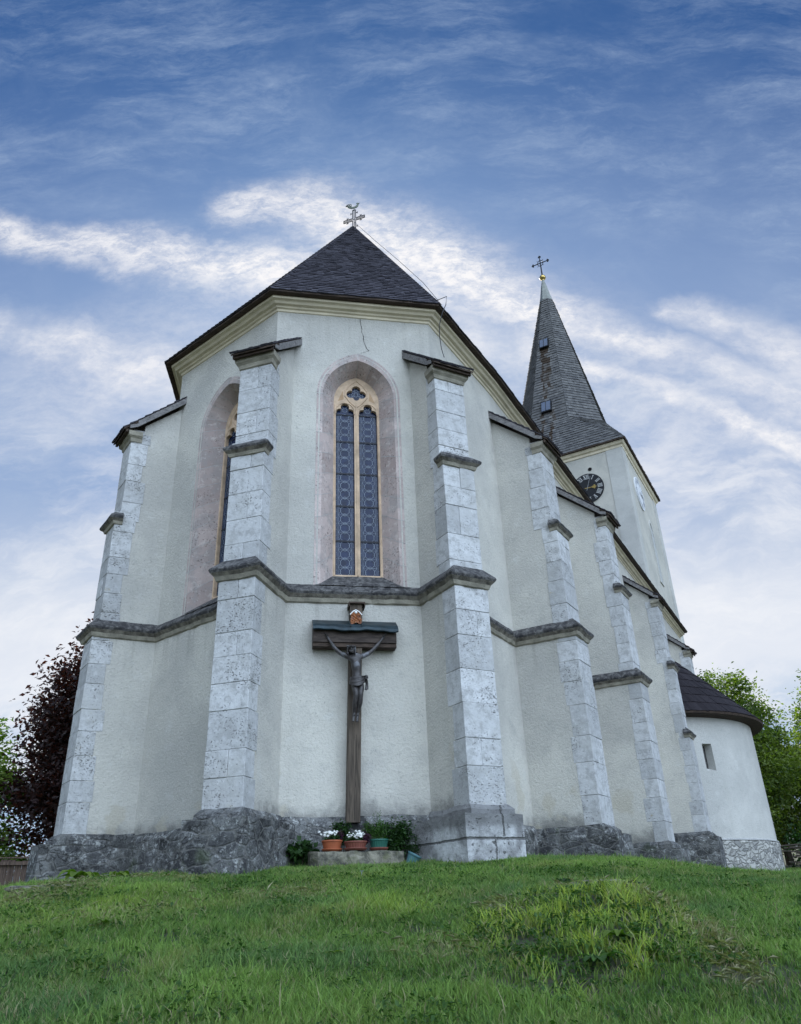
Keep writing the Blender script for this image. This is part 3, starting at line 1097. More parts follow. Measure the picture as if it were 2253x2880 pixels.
# ---- windows
def window(w, k):
    f, cx = w['f'], w['cx']
    rr = random.Random(20 + k)

    def outline(wd, zb, zs, za, legs=9, n=12):
        h = za - zs
        r = (wd * wd + h * h) / (2 * wd)
        c = cx - wd + r
        a1 = math.atan2(h, wd - r)
        lf = [(cx - wd, lerp(zb, zs, i / legs)) for i in range(legs)]
        ar = [(c + r * math.cos(lerp(math.pi, a1, i / n)), zs + r * math.sin(lerp(math.pi, a1, i / n))) for i in range(n + 1)]
        ar[-1] = (cx, za)
        half = lf + ar
        return half + [(2 * cx - s, z) for s, z in reversed(half[:-1])]

    o_out = outline(.87, 5.30, 9.65, 10.74)
    o_band = outline(.745, 5.34, 9.64, 10.57)
    o_mid = outline(.60, 5.53, 9.71, 10.47)
    o_in = outline(.475, 5.70, 9.76, 10.38)
    rows = [[f(s, z, -.006) for s, z in o_out], [f(s, z, .012) for s, z in o_band], [f(s, z, .20) for s, z in o_mid], [f(s, z, .40) for s, z in o_in]]
    n = len(o_out)
    sur = MB()
    legs, arcn = 9, 12
    joints = list(range(1, legs + 1)) + [legs + 3, legs + 6, legs + 9, legs + arcn]
    joints = sorted(set(joints + [n - 1 - j for j in joints]))
    tn_l = rr.uniform(.2, .9)
    tn_b = tn_l
    for i in range(n - 1):
        if i in joints:
            tn_l, tn_b = rr.uniform(.15, .85), rr.uniform(.35, 1.0)
        for lv in range(3):
            sur.quad(rows[lv][i], rows[lv + 1][i], rows[lv + 1][i + 1], rows[lv][i + 1], 0, tn_b if lv == 0 else tn_l)
    for j in joints:
        if 0 < j < n - 1:
            for lv in range(3):
                a, b = rows[lv][j], rows[lv + 1][j]
                d = (rows[lv][j + 1] - rows[lv][j]).normalized() * .005
                nn = (b - a).cross(d).normalized()
                if nn.dot(Vector((0, -1, -.2))) < 0:
                    nn = -nn
                nn *= .003
                sur.quad(a - d + nn, b - d + nn, b + d + nn, a + d + nn, 1, .1)
    # outer return into the wall
    back = [f(s, z, .03) for s, z in o_out]
    for i in range(n - 1):
        sur.quad(back[i], rows[0][i], rows[0][i + 1], back[i + 1], 0, .5)
    win = sur.build('window', [M['pink'], M['joint']], church)
    # tracery: one pierced plate of ochre stone
    def star(cs, c0, a0, a1, n=26):
        """outline of a union of circles, star-shaped about c0"""
        res = []
        for i in range(n + 1):
            a = lerp(a0, a1, i / n)
            d = Vector((math.cos(a), math.sin(a)))
            best = .01
            for (x, z, r) in cs:
                m = Vector((c0[0] - x, c0[1] - z))
                bq = m.dot(d)
                cq = m.length_squared - r * r
                disc = bq * bq - cq
                if disc > 0:
                    best = max(best, -bq + math.sqrt(disc))
            res.append((c0[0] + d.x * best, c0[1] + d.y * best))
        return res

    def light(c, hw=.192):
        head = star([(c - hw + .085, 9.47, .088), (c + hw - .085, 9.47, .088), (c, 9.60, .092)], (c, 9.50), R(-12), R(192), 30)
        return [(c + hw, 5.735)] + head + [(c - hw, 5.735)]

    lights = [light(cx - .243), light(cx + .243)]
    tre = star([(cx - .115, 9.945, .098), (cx + .115, 9.945, .098), (cx, 10.075, .095), (cx, 9.855, .065)], (cx, 9.95), 0, 2 * math.pi, 40)[:-1]
    tr = MB()
    outer = [(s, z) for s, z in outline(.49, 5.69, 9.76, 10.395)]
    plate(tr, outer, lights + [tre], f, .385, .49, 0)
    # raised roll mouldings over the plate: jambs, mullion, heads, upper loop
    def roll(pts, r=.016):
        tr.tube([f(s, z, .384) for s, z in pts], r, 6, 0)
    for c in (cx - .243, cx + .243):
        h = [(c - .20, 9.42)] + [(c + .205 * math.cos(R(a)), 9.47 + .235 * math.sin(R(a))) for a in range(170, 5, -15)] + [(c + .20, 9.42)]
        roll(h)
    roll([(cx - .02, 9.62), (cx - .14, 9.74), (cx - .235, 9.88), (cx - .235, 10.03), (cx - .15, 10.17), (cx, 10.30), (cx + .15, 10.17), (cx + .235, 10.03), (cx + .235, 9.88), (cx + .14, 9.74), (cx + .02, 9.62)])
    roll([(cx, 5.72), (cx, 9.66)], .020)
    for sg in (-1, 1):
        roll([(cx + sg * .456, 5.72), (cx + sg * .456, 9.66)], .014)
        # flat spandrel beside each head, its recess shade painted in darker ochre
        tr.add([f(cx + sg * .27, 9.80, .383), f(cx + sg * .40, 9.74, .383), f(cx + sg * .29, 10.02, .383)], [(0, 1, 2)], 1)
    o = tr.build('tracery', [M['tan'], simple('ochre_painted_shade', (0.42, 0.28, 0.17), 0.9, .2, 5)], church)
    o.parent = win
    o.location = (0, 0, 0)
    # glass and leading
    gm = MB()
    gm.quad(f(cx - .46, 5.70, .46), f(cx + .46, 5.70, .46), f(cx + .46, 10.3, .46), f(cx - .46, 10.3, .46))
    o = gm.build('pane', M['glass'], church)
    o.parent = win
    o.location = (0, 0, 0)
    ld = MB()

    def strip(pts, wd=.0055, mat=0, d=.452):
        for (s0, z0), (s1, z1) in zip(pts, pts[1:]):
            v = Vector((s1 - s0, z1 - z0))
            if v.length < 1e-5:
                continue
            nn = Vector((-v.y, v.x)).normalized() * wd * (.8 if mat == 0 else 1)
            ld.quad(f(s0 - nn.x, z0 - nn.y, d), f(s1 - nn.x, z1 - nn.y, d), f(s1 + nn.x, z1 + nn.y, d), f(s0 + nn.x, z0 + nn.y, d), mat)

    def circ(x, z, r, n=12, **kw):
        strip([(x + r * math.cos(2 * math.pi * i / n), z + r * math.sin(2 * math.pi * i / n)) for i in range(n + 1)], **kw)

    bars = [5.735, 6.475, 7.245, 7.996, 8.766, 9.46]
    for c in (cx - .243, cx + .243):
        for e in (.13, .155):
            for sg in (-1, 1):
                strip([(c + sg * e, 5.74), (c + sg * e, 9.46)], .0035)
        for z0, z1 in zip(bars, bars[1:]):
            m = 2 if z1 - z0 < .75 else 2
            h = (z1 - z0) / 4
            for q in range(4):
                zc = z0 + h * (q + .5)
                circ(c, zc, min(.092, h * .50), 14)
                strip([(c - .128, zc - h / 2), (c - .078, zc), (c - .128, zc + h / 2)], .004)
                strip([(c + .128, zc - h / 2), (c + .078, zc), (c + .128, zc + h / 2)], .004)
                if q < 3:
                    circ(c, zc + h / 2, .030, 8, wd=.005)
                    strip([(c - .128, zc + h / 2), (c - .03, zc + h / 2)], .004)
                    strip([(c + .128, zc + h / 2), (c + .03, zc + h / 2)], .004)
            for q in range(1, 6):
                zz = lerp(z0, z1, q / 6)
                for sg in (-1, 1):
                    strip([(c + sg * .155, zz), (c + sg * .18, zz)], .0035)
        for z0 in bars[1:-1]:
            strip([(c - .185, z0), (c + .185, z0)], .017, 1, .444)
        strip([(c - .185, 9.44), (c + .185, 9.44)], .012, 1, .444)
        circ(c, 9.56, .05)
        for a in (20, 65, 115, 160):
            strip([(c + .05 * math.cos(R(a)), 9.56 + .05 * math.sin(R(a))), (c + .17 * math.cos(R(a)), 9.56 + .15 * math.sin(R(a)))])
    for dx, dz in ((-.115, 0), (.115, 0), (0, .13)):
        circ(cx + dx, 9.945 + dz, .035)
        for a in range(0, 360, 60):
            strip([(cx + dx + .035 * math.cos(R(a)), 9.945 + dz + .035 * math.sin(R(a))), (cx + dx + .095 * math.cos(R(a)), 9.945 + dz + .095 * math.sin(R(a)))])
    circ(cx, 9.97, .045)
    o = ld.build('leading', [M['lead'], M['ironbar']], church)
    o.parent = win
    o.location = (0, 0, 0)
    # sloping sill
    sl = MB()
    sl.add([f(cx - .50, 5.715, .40), f(cx + .50, 5.715, .40), f(cx + .74, 5.40, .0), f(cx + .86, 5.345, -.045), f(cx - .86, 5.345, -.045), f(cx - .74, 5.40, 0)],
           [(0, 5, 2, 1), (5, 4, 3, 2)])
    o = sl.build('sill', M['ledge'], church)
    roughen(o, .12, .012, 5)
    o.parent = win
    o.location = (0, 0, 0)
    return win


window(WIN[0], 0)
wl = window(WIN[1], 1)
# an orange figure stands behind the foot of the left window's glass
gb = MB()
gb.tube([F_left(2.03, 5.76, .447), F_left(2.05, 5.95, .447), F_left(2.02, 6.12, .447)], [.05, .045, .02], 8)
o = gb.build('orange_glass', simple('orange_glass', (0.55, 0.16, 0.05), 0.35, .5, 14, bstr=0), church)
o.parent = wl
o.location = (0, 0, 0)


# ---- buttresses
def buttress(key, label=None, upper_ledges=True, full_lip=True):
    b = BUT[key]
    P, Q, a, zb, ln, zc = b['P'], b['Q'], b['a'], b['zb'], b['ln'], b['zc']
    e = nrm2(Q - P)
    rr = random.Random(sum(ord(c) for c in key) * 7)
    pl_out, pl_l, pl_r = b['pl']
    slope = .90
    stages = [(0.0, zb - .02, 5.25), (.09, 5.15, 7.80), (.19, 7.60, zc + .25)]
    body = MB()
    for i, (r, z0, z1) in enumerate(stages):
        g = .004 + .004 * i
        p, q = P + a * (r + .26) + e * g, Q + a * (r + .26) - e * g
        pb, qb = P + a * (ln + .02 * i) + e * g, Q + a * (ln + .02 * i) - e * g
        if i == 2:
            zt = [zc + .25 + .26 * slope, zc + .25 + .26 * slope, zc + .25 + (ln - r) * slope, zc + .25 + (ln - r) * slope]
            body.prism([p, q, qb, pb], [z0] * 4, zt)
        else:
            body.prism([p, q, qb, pb], z0, z1)
    o = body.build('buttress', M['plaster'], church)
    if label:
        o['label'] = label
    # dressed stones at the head of the buttress
    st = MB()
    for i, (r, z0, z1) in enumerate(stages):
        p, q = P + a * r, Q + a * r
        w = (q - p).length
        core = [p + e * .014 + a * .014, q - e * .014 + a * .014, q - e * .014 + a * .3, p + e * .014 + a * .3]
        st.prism(core, z0, z1 + (.1 if i == 2 else 0), 1, .3)
        z = z0
        k = rr.randint(0, 1)
        while z < z1 - .08:
            h = rr.uniform(.36, .60) if key in 'ABC' else rr.uniform(.40, .62)
            zt = min(z1, z + h)
            if z1 - zt < .22:
                zt = z1
            k += 1
            dq = rr.uniform(.31, .44)
            two = (k % 2 == 0) and rr.random() < .75
            cuts = [0, rr.uniform(.38, .62), 1] if two else [0, 1]
            for c0, c1 in zip(cuts, cuts[1:]):
                g0, g1 = .0025 if c0 > 0 else 0, .0025 if c1 < 1 else 0
                pr = rr.uniform(-.007, .007)
                tn = rr.betavariate(3, 2)
                bp, bq = p + e * (w * c0 + g0) + a * pr, p + e * (w * c1 - g1) + a * pr
                if c0 == 0:
                    bp = bp - e * rr.uniform(0, .004)
                if c1 == 1:
                    bq = bq + e * rr.uniform(0, .004)
                poly = [bp, bq, bq + a * (dq + .0), bp + a * (dq + .0)]
                st.prism(poly, z + .003, zt - .003, 0, tn)
            z = zt
    so_ = st.build('quoin_stones', [M['block'], M['joint']], church)
    bevel(so_, .009, 2, 50)
    so_.parent = o
    so_.location = (0, 0, 0)
    # upper set-off
    lm = MB()
    zl = 7.47 if key not in 'F' else 7.35
    r = .09
    pth = [P + a * (r + .16), P + a * r, Q + a * r, Q + a * (r + .16)]
    sweep(lm, pth, [(-.02, zl), (.025, zl + .02), (.045, zl + .08), (.10, zl + .13), (.115, zl + .17), (.105, zl + .20), (-.12, zl + .42)], [1, 1, 2, 0, 0, 0], step=.12, amp=.007, seed=rr.randint(0, 99))
    if not full_lip:
        l_ = lm.build('setoff_ledge', [M['ledge'], M['under'], M['ledge_mid']], church)
        l_.parent = o
        l_.location = (0, 0, 0)
        lm = MB()
        zl = 4.95
        pth = [P + a * .16, P, Q, Q + a * .16]
        sweep(lm, pth, [(-.02, zl), (.025, zl + .02), (.045, zl + .08), (.10, zl + .13), (.115, zl + .17), (.105, zl + .20), (-.12, zl + .42)], [1, 1, 2, 0, 0, 0], step=.12, amp=.007, seed=rr.randint(0, 99))
    l_ = lm.build('setoff_ledge', [M['ledge'], M['under'], M['ledge_mid']], church)
    l_.parent = o
    l_.location = (0, 0, 0)
    # head moulding
    lm = MB()
    r = .19
    pth = [P + a * (r + .22), P + a * r, Q + a * r, Q + a * (r + .22)]
    sweep(lm, pth, [(-.01, zc), (.02, zc + .02), (.035, zc + .10), (.085, zc + .15), (.10, zc + .25), (-.02, zc + .27)], [1] * 5, step=.15, amp=.004, seed=rr.randint(0, 99))
    l_ = lm.build('head_moulding', [M['ledge'], M['under'], M['ledge_mid']], church)
    l_.parent = o
    l_.location = (0, 0, 0)
    # shingled lean-to cap
    cm = MB()
    zf = zc + .30
    lat = .11
    back = ln - .02 if key in 'DEFG' else ln - .12
    f0 = r - .20

    def cp(t_e, t_a, dz=0.0):
        q2 = P + e * t_e + a * t_a
        return V3(q2, zf + (t_a - f0) * slope + dz)
    W = (Q - P).length
    cm.box(cp(-lat, f0, -.055), cp(W + lat, f0, -.055) - cp(-lat, f0, -.055), cp(-lat, back, -.055) - cp(-lat, f0, -.055), Vector((0, 0, .05)), 1)
    tilt = rr.uniform(-.015, .02)
    shingles(cm, cp(-lat - .02, f0 - .03, tilt), cp(W + lat + .02, f0 - .03, -tilt), cp(-lat - .02, back), cp(W + lat + .02, back), .19, .16, .035, seed=rr.randint(0, 999), mat=0, under=False)
    # stacked front boards
    cm.box(cp(-lat + .01, f0 + .03, -.13), cp(W + lat - .01, f0 + .03, -.13) - cp(-lat + .01, f0 + .03, -.13), V3(a * .05, 0), Vector((0, 0, .075)), 1)
    cm.box(cp(-lat - .01, f0 - .015, -.052), cp(W + lat + .012, f0 - .015, -.05) - cp(-lat - .01, f0 - .015, -.052), V3(a * .06, .05), Vector((0, 0, .04)), 1)
    # verge boards, grey, along both sides, cut round at the lower end
    for te in (-lat - .025, W + lat - .002):
        i0 = cp(te, f0 + .26, -.19)
        cm.box(i0, cp(te, back, -.19) - i0, V3(e * .027, 0), Vector((0, 0, .165)), 2)
        i0 = cp(te, f0 + .10, -.115)
        cm.box(i0, cp(te, f0 + .26, -.19) - i0, V3(e * .027, 0), Vector((0, 0, .09)), 2)
    c_ = cm.build('cap_roof', [M['shingle'], M['wood_dark'], M['wood_grey']], church)
    c_.parent = o
    c_.location = (0, 0, 0)
    # projecting plinth
    pm = MB()
    ox, oy = P - a * pl_out - e * pl_l, Q - a * pl_out + e * pl_r
    bx, by = P + a * (ln - .1) - e * pl_l, Q + a * (ln - .1) + e * pl_r
    zt = zb - .16
    pm.prism([ox, oy, by, bx], FOOT if key not in 'FG' else .6, zt)
    k1 = [P - a * .10 - e * .06, Q - a * .10 + e * .06, Q + a * (ln - .1) + e * .06, P + a * (ln - .1) - e * .06]
    k2 = [P - a * .015 - e * .015, Q - a * .015 + e * .015, Q + a * (ln - .1) + e * .015, P + a * (ln - .1) - e * .015]
    pm.prism(k1, zt - .02, zt + .09)
    lo = [V3(p, zt + .09) for p in k1]
    hi = [V3(p, zb + .005) for p in k2]
    for i in range(4):
        j = (i + 1) % 4
        pm.quad(lo[i], lo[j], hi[j], hi[i])
    pm.add(hi, [(0, 1, 2, 3)])
    p_ = pm.build('plinth', M['plinth_b'] if key == 'B' else M['plinth'], church)
    roughen(p_, .10, .020, 3.2, rr.uniform(0, 50))
    p_.parent = o
    p_.location = (0, 0, 0)
    return o


def m_plinth_b():
    """two courses of paler pitted blocks"""
    m, t, b, _ = new_mat('pale_plinth_block')
    c = coords(t)
    n1 = t.noise(c, 2.1, 7, 0.65, 0.3)
    n2 = t.noise(c, 11.0, 6, 0.68)
    x, y, z = t.sep(c)
    col = t.mix(t.sstep(n1, 0.33, 0.66), (0.20, 0.20, 0.20), (0.58, 0.59, 0.59))
    top = t.sstep(z, 1.02, 1.16)
    col = t.mix(t.math('MULTIPLY', top, 0.8), col, (0.12, 0.12, 0.118))
    pm = t.sstep(t.noise(c, 18.0, 4, 0.62, .5), 0.38, 0.33)
    col = t.mix(t.math('MULTIPLY', pm, 0.8), col, (0.06, 0.06, 0.055))
    xw = t.math('ADD', x, t.math('MULTIPLY', n2, 0.10))
    zw = t.math('ADD', z, t.math('MULTIPLY', n2, 0.04))
    jz = t.math('MULTIPLY', t.sstep(t.math('ABSOLUTE', t.math('SUBTRACT', zw, 0.945)), .022, .008), 1.0)
    j1 = t.math('MULTIPLY', t.sstep(t.math('ABSOLUTE', t.math('SUBTRACT', xw, 1.40)), .018, .006), t.sstep(z, .93, .97))
    j2 = t.math('MULTIPLY', t.sstep(t.math('ABSOLUTE', t.math('SUBTRACT', xw, 1.26)), .016, .006), t.sstep(z, .98, .93))
    j = t.math('MAXIMUM', jz, t.math('MAXIMUM', j1, j2))
    col = t.mix(t.math('MULTIPLY', j, 0.8), col, (0.06, 0.06, 0.055))
    t.l.new(col, b.inputs['Base Color'])
    b.inputs['Roughness'].default_value = 0.95
    bump(t, b, t.math('SUBTRACT', t.math('ADD', n1, t.math('MULTIPLY', n2, 0.7)), t.math('ADD', t.math('MULTIPLY', j, 0.8), t.math('MULTIPLY', pm, 0.4))), 0.9, 0.045)
    return m


M['plinth_b'] = m_plinth_b()
for k in 'CABDE':
    buttress(k)
buttress('F', full_lip=False)
buttress('G')

# ---- plinth of the walls between the buttresses
wp = MB()
for seg_ in ([C0, C, A, B, D0, BR + uR * 15.5],):
    sweep(wp, seg_, [(.085, FOOT), (.08, 1.27), (.05, 1.33), (.0, 1.405)], [0, 0, 0], step=.3)
o = wp.build('wall_plinth', M['plinth'], church)
roughen(o, .14, .018, 2.6)
w2 = MB()
sweep(w2, [BR + uR * 15.5, BE], [(.085, .6), (.08, 1.85), (.0, 2.0)], [0, 0], step=.4)
o = w2.build('wall_plinth', M['plinth'], church)

# ---- lightning conductor
lc = MB()
lc.tube([APEX + Vector((.05, -.1, .1)), lerp(APEX, er[4], .3) + Vector((.05, -.08, .10)), lerp(APEX, er[4], .6) + Vector((.05, -.08, .12)), lerp(APEX, er[4], .85) + Vector((.05, -.08, .09)), er[4] + Vector((.0, -.03, .05))], .006, 5)
lc.tube([(.98, 13.12, 12.02), (1.20, 13.02, 12.03), (1.17, 13.02, 11.80), (1.08, 12.98, 11.55), (.99, 12.99, 11.2), (.98, 13.0, 10.9), (1.0, 12.98, 10.55), (1.04, 12.95, 10.30)], .009, 5)
lc.build('lightning_cable', M['black_metal'], church)

# ---- double-barred iron cross with a cock on the roof point
fx = MB()
X0 = APEX + Vector((.02, .30, -.12))
ax = Vector((.95, -.32, 0)).normalized()                  # the arms lie across the roof ridge
KX = .72


def xp(s_, z_):
    return X0 + ax * s_ * KX + Vector((0, 0, .06 + z_ * KX))


def bar(p, q, r=.016):
    fx.tube([p, q], r, 5)


XC = 1.02
for s_ in (-.075, .075):
    bar(xp(s_, .1), xp(s_, XC - .075))
    bar(xp(s_, XC + .075), xp(s_, 1.62))
bar(xp(-.075, 1.62), xp(.075, 1.62))
bar(xp(0, .1), xp(0, 1.66))
for sg in (-1, 1):
    for dz in (-.075, .075):
        bar(xp(sg * .075, XC + dz), xp(sg * .52, XC + dz))
    bar(xp(sg * .52, XC - .075), xp(sg * .52, XC + .075))
bar(xp(-.52, XC), xp(.52, XC), .011)
# little crosslets on arms and shaft
for sg in (-1, 1):
    for dz in (-1, 1):
        o_ = xp(sg * .33, XC + dz * .075)
        bar(o_, o_ + Vector((0, 0, dz * .07)), .013)
        bar(o_ + Vector((0, 0, dz * .06)) - ax * .04, o_ + Vector((0, 0, dz * .06)) + ax * .04, .012)
    for z_ in (1.42, .55):
        o_ = xp(sg * .075, z_)
        bar(o_, o_ + ax * sg * .075, .013)
        bar(o_ + ax * sg * .065 + Vector((0, 0, -.04)), o_ + ax * sg * .065 + Vector((0, 0, .04)), .012)
roof_cross = fx.build('roof_cross', M['black_metal'], church)
rk = MB()
RO = xp(0, 1.74)
KR = .78
rooster = [(-.02, 0), (-.12, .00), (-.20, .04), (-.25, .10), (-.27, .17), (-.22, .13), (-.17, .115), (-.10, .10), (-.03, .09), (.04, .10), (.10, .13), (.135, .18), (.13, .235), (.10, .26), (.12, .275), (.15, .285), (.19, .275), (.20, .255), (.26, .265), (.21, .235), (.205, .20), (.195, .14), (.18, .09), (.13, .03), (.06, .00)]
tri = tessellate_polygon([[Vector((s_, z_, 0)) for s_, z_ in rooster]])
yd = ax.cross(Vector((0, 0, 1))) * .012
axr = Vector((.98, -.2, 0))
yd = axr.cross(Vector((0, 0, 1))) * .012
fr = [RO + axr * s_ * KR + Vector((0, 0, z_ * KR)) - yd for s_, z_ in rooster]
bk = [RO + axr * s_ * KR + Vector((0, 0, z_ * KR)) + yd for s_, z_ in rooster]
rk.add(fr, [tuple(k) for k in tri])
rk.add(bk, [tuple(reversed(k)) for k in tri])
for i in range(len(fr)):
    j = (i + 1) % len(fr)
    rk.quad(fr[i], fr[j], bk[j], bk[i])
for pl_ in ([(-.25, .10), (-.27, .17), (-.31, .20), (-.38, .19)], [(-.24, .13), (-.25, .22), (-.30, .25), (-.37, .235)], [(-.18, .12), (-.19, .20), (-.22, .27), (-.26, .30), (-.33, .29)], [(-.15, .11), (-.12, .19), (-.13, .27), (-.18, .31), (-.26, .30)]):
    rk.tube([RO + axr * s_ * KR + Vector((0, 0, z_ * KR)) for s_, z_ in pl_], [.022, .02, .016] + [.008] * (len(pl_) - 3), 5)
rk.tube([RO + Vector((0, 0, -.1)), RO + Vector((0, 0, .03))], .014, 5)
o = rk.build('rooster', simple('tarnished_copper', (0.10, 0.115, 0.09), .5, .4, 14, .5, bstr=0), church)
o.parent = roof_cross
o.location = (0, 0, 0)

# ------------------------------------------------------------------ tower
TZ = 24.5
TK = P2(13.35, 38.8)                     # south-east eave corner
TW = 9.5
OV = .32
t_se = TK + uR * OV - nR * OV
t_sw = TK + uR * (TW - OV) - nR * OV
t_ne = TK + uR * OV - nR * (TW - OV)
t_nw = TK + uR * (TW - OV) - nR * (TW - OV)
tower = thing('church_tower', (t_se.x - 3, t_se.y + 3, .6), 'tall square whitewashed church tower with black clock and grey shingled pointed spire', 'tower')
tm = MB()
tm.prism([t_ne, t_se, t_sw, t_nw], .4, TZ - .05)
tower_wall = tm.build('wall', M['plaster_tower'], tower)
F_te, L_te = facet(t_ne, t_se)            # east face, towards the choir
F_ts, L_ts = facet(t_se, t_sw)            # south face
cb = MB()
for f, L in ((F_te, L_te), (F_ts, L_ts)):
    for s0, s1 in ((0.0, .95), (L - .95, L)):
        cb.box(f(s0, 1, -.035), f(s1, 1, -.035) - f(s0, 1, -.035), f(s0, 1, .05) - f(s0, 1, -.035), Vector((0, 0, TZ - 1.45)))
cb.build('corner_band', M['plaster_round'], tower)
tcx = MB()
sweep(tcx, [t_ne, t_se, t_sw, t_nw, t_ne], [(0, TZ - .46), (.05, TZ - .44), (.07, TZ - .30), (.16, TZ - .24), (.22, TZ - .12), (.23, TZ - .03), (0, TZ - .02)], [0] * 6, step=1)
tcx.build('cornice', M['trim'], tower)
# spire: square skirt turning into an octagon
tc = (t_se + t_nw) / 2
tip = V3(tc + P2(.40, .1), 43.1)
Z1 = 28.2
r8 = 3.28                                  # corner radius of the octagon
sq = [V3(p, TZ) for p in (TK - nR * TW, TK, TK + uR * TW, TK + uR * TW - nR * TW)]   # ne, se, sw, nw
oct_ = []
for k in range(8):
    an = R(62 + 22.5 - 180 + 45 * k - 45)
    oct_.append(V3(tc + P2(math.cos(an), math.sin(an)) * r8, Z1))


def stain(p, tn):
    """brown run-off streaks below the two roof hatches"""
    rel = Vector((p.x, p.y)) - tc
    s_ = rel.dot(nR)                    # across the east face
    e_ = -rel.dot(uR)
    if e_ > .3 and abs(s_) < e_ * .42:
        k = 0
        for s0, w, z0, z1 in ((-.20, .20, 30.2, 35.6), (.22, .17, 31.0, 35.6), (-.42, .15, 25.0, 29.0), (.25, .17, 25.0, 29.2), (.0, .13, 32.0, 35.6)):
            if z0 < p.z < z1:
                k = max(k, 1 - abs(s_ - s0 - .06 * math.sin(p.z * 2.3)) / w)
        if k > 0:
            return 1.1 + .9 * k
    return tn


sp = MB()
spw = MB()
SEG = []
topr = .16
ZT = 40.9
tt = (ZT - Z1) / (tip.z - Z1)
top8 = [p.lerp(V3(tc, Z1) + Vector((0, 0, 0)), 0) for p in oct_]
top8 = [lerp(p, tip, tt) for p in oct_]
oct_c = V3(tc, Z1)
for k in range(8):
    k2 = (k + 1) % 8
    shingles(sp, oct_[k], oct_[k2], top8[k], top8[k2], .25, .20, .05, seed=40 + k, tfn=stain)
# find which octagon side belongs to which square side by direction
for i in range(4):
    a_, b_ = sq[i], sq[(i + 1) % 4]
    nd = P2((b_ - a_).y, -(b_ - a_).x).normalized()
    best = max(range(8), key=lambda k: ((oct_[k] + oct_[(k + 1) % 8]) / 2 - V3(tc, Z1)).xy.normalized().dot(nd))
    o0, o1 = oct_[best], oct_[(best + 1) % 8]
    shingles(sp, a_, b_, o0, o1, .25, .22, .05, seed=60 + i, tfn=stain)
    # corner triangle at b_
    o2 = oct_[(best + 2) % 8]
    n0 = V3(b_.xy, TZ)
    sp_l, sp_r = o1, o2
    # split into rows: apex down at the corner
    rows = 15
    rg_ = np.random.default_rng(80 + i)
    nn_ = (o2 - o1).cross(((o1 + o2) / 2) - n0).normalized()
    for q in range(rows):
        u0, u1 = q / rows, min(1, (q + 1.3) / rows)
        l0, r0, l1, r1 = n0.lerp(o1, u0), n0.lerp(o2, u0), n0.lerp(o1, u1), n0.lerp(o2, u1)
        n_ = max(1, int((r0 - l0).length / .24))
        for w_ in range(n_):
            f0, f1 = w_ / n_, (w_ + 1) / n_
            th = .05 * rg_.uniform(.7, 1.3)
            sp.add([l0.lerp(r0, f0) + nn_ * th, l0.lerp(r0, f1) + nn_ * th, l1.lerp(r1, f1) + nn_ * .004, l1.lerp(r1, f0) + nn_ * .004, l0.lerp(r0, f0), l0.lerp(r0, f1)],
                   [(0, 1, 2, 3), (4, 5, 1, 0)], 0, float(rg_.beta(2, 2)))
    sp.add([n0, o2, o1], [(0, 2, 1)], 0, .2)
spire = sp.build('spire', M['shingle_tower'], tower)
se_ = MB()
sweep(se_, [TK - nR * TW, TK, TK + uR * TW, TK + uR * TW - nR * TW], [(-.35, TZ - .07), (.02, TZ - .07), (.03, TZ + .02), (-.1, TZ + .05)], [0, 0, 0], step=2)
o = se_.build('eave_board', M['wood_dark'], tower)
o.parent = spire
o.location = (0, 0, 0)
# sheet-metal cap, gilded ball and cross
capm = MB()
d_ = tip - V3(tc, Z1)
rt_ = (top8[0] - lerp(V3(tc, Z1), tip, tt)).length
capm.lathe(lerp(V3(tc, Z1), tip, tt), [(rt_ + .05, -.05), (rt_ * .85, .5), (rt_ * .5, 1.5), (.10, 2.15), (.10, 2.3)], 8)
o = capm.build('spire_cap', M['copper'], tower)
o.parent = spire
o.location = (0, 0, 0)
TIP = lerp(V3(tc, Z1), tip, tt) + Vector((0, 0, 2.25))
gbm = MB()
gbm.lathe(TIP, [(.10, -.05), (.11, .02), (.18, .08), (.24, .16), (.25, .24), (.21, .36), (.12, .46), (.06, .55)], 20)
gb_ = gbm.build('gilded_ball', M['gold'], tower, smooth=True)
gb_.parent = spire
gb_.location = (0, 0, 0)
tx = MB()
ax2 = V3(nR, 0).normalized()
KT = .82


def tp(s_, z_):
    return TIP + ax2 * s_ * KT + Vector((0, 0, .5 + z_ * KT))


tx.tube([tp(0, 0), tp(0, 2.32)], [.06, .035], 6)
tx.tube([tp(-.72, 1.55), tp(.72, 1.55)], .04, 6)
for s_, z_, ds, dz in ((-.72, 1.55, -1, 0), (.72, 1.55, 1, 0), (0, 2.32, 0, 1)):
    c_ = tp(s_, z_)
    for q in ((ds, dz), (dz, ds), (-dz, -ds)):
        tx.tube([c_, c_ + ax2 * q[0] * .11 + Vector((0, 0, q[1] * .11))], [.05, .065], 6)
ringp = [tp(.27 * math.cos(q * math.pi / 12), 1.55 + .34 * math.sin(q * math.pi / 12)) for q in range(25)]
tx.tube(ringp, .028, 5, caps=False)
for q in (45, 135, 225, 315):
    tx.tube([tp(.30 * math.cos(R(q)), 1.55 + .37 * math.sin(R(q))), tp(.44 * math.cos(R(q)), 1.55 + .52 * math.sin(R(q)))], .018, 5)
o = tx.build('spire_cross', M['black_metal'], tower)
o.parent = spire
o.location = (0, 0, 0)
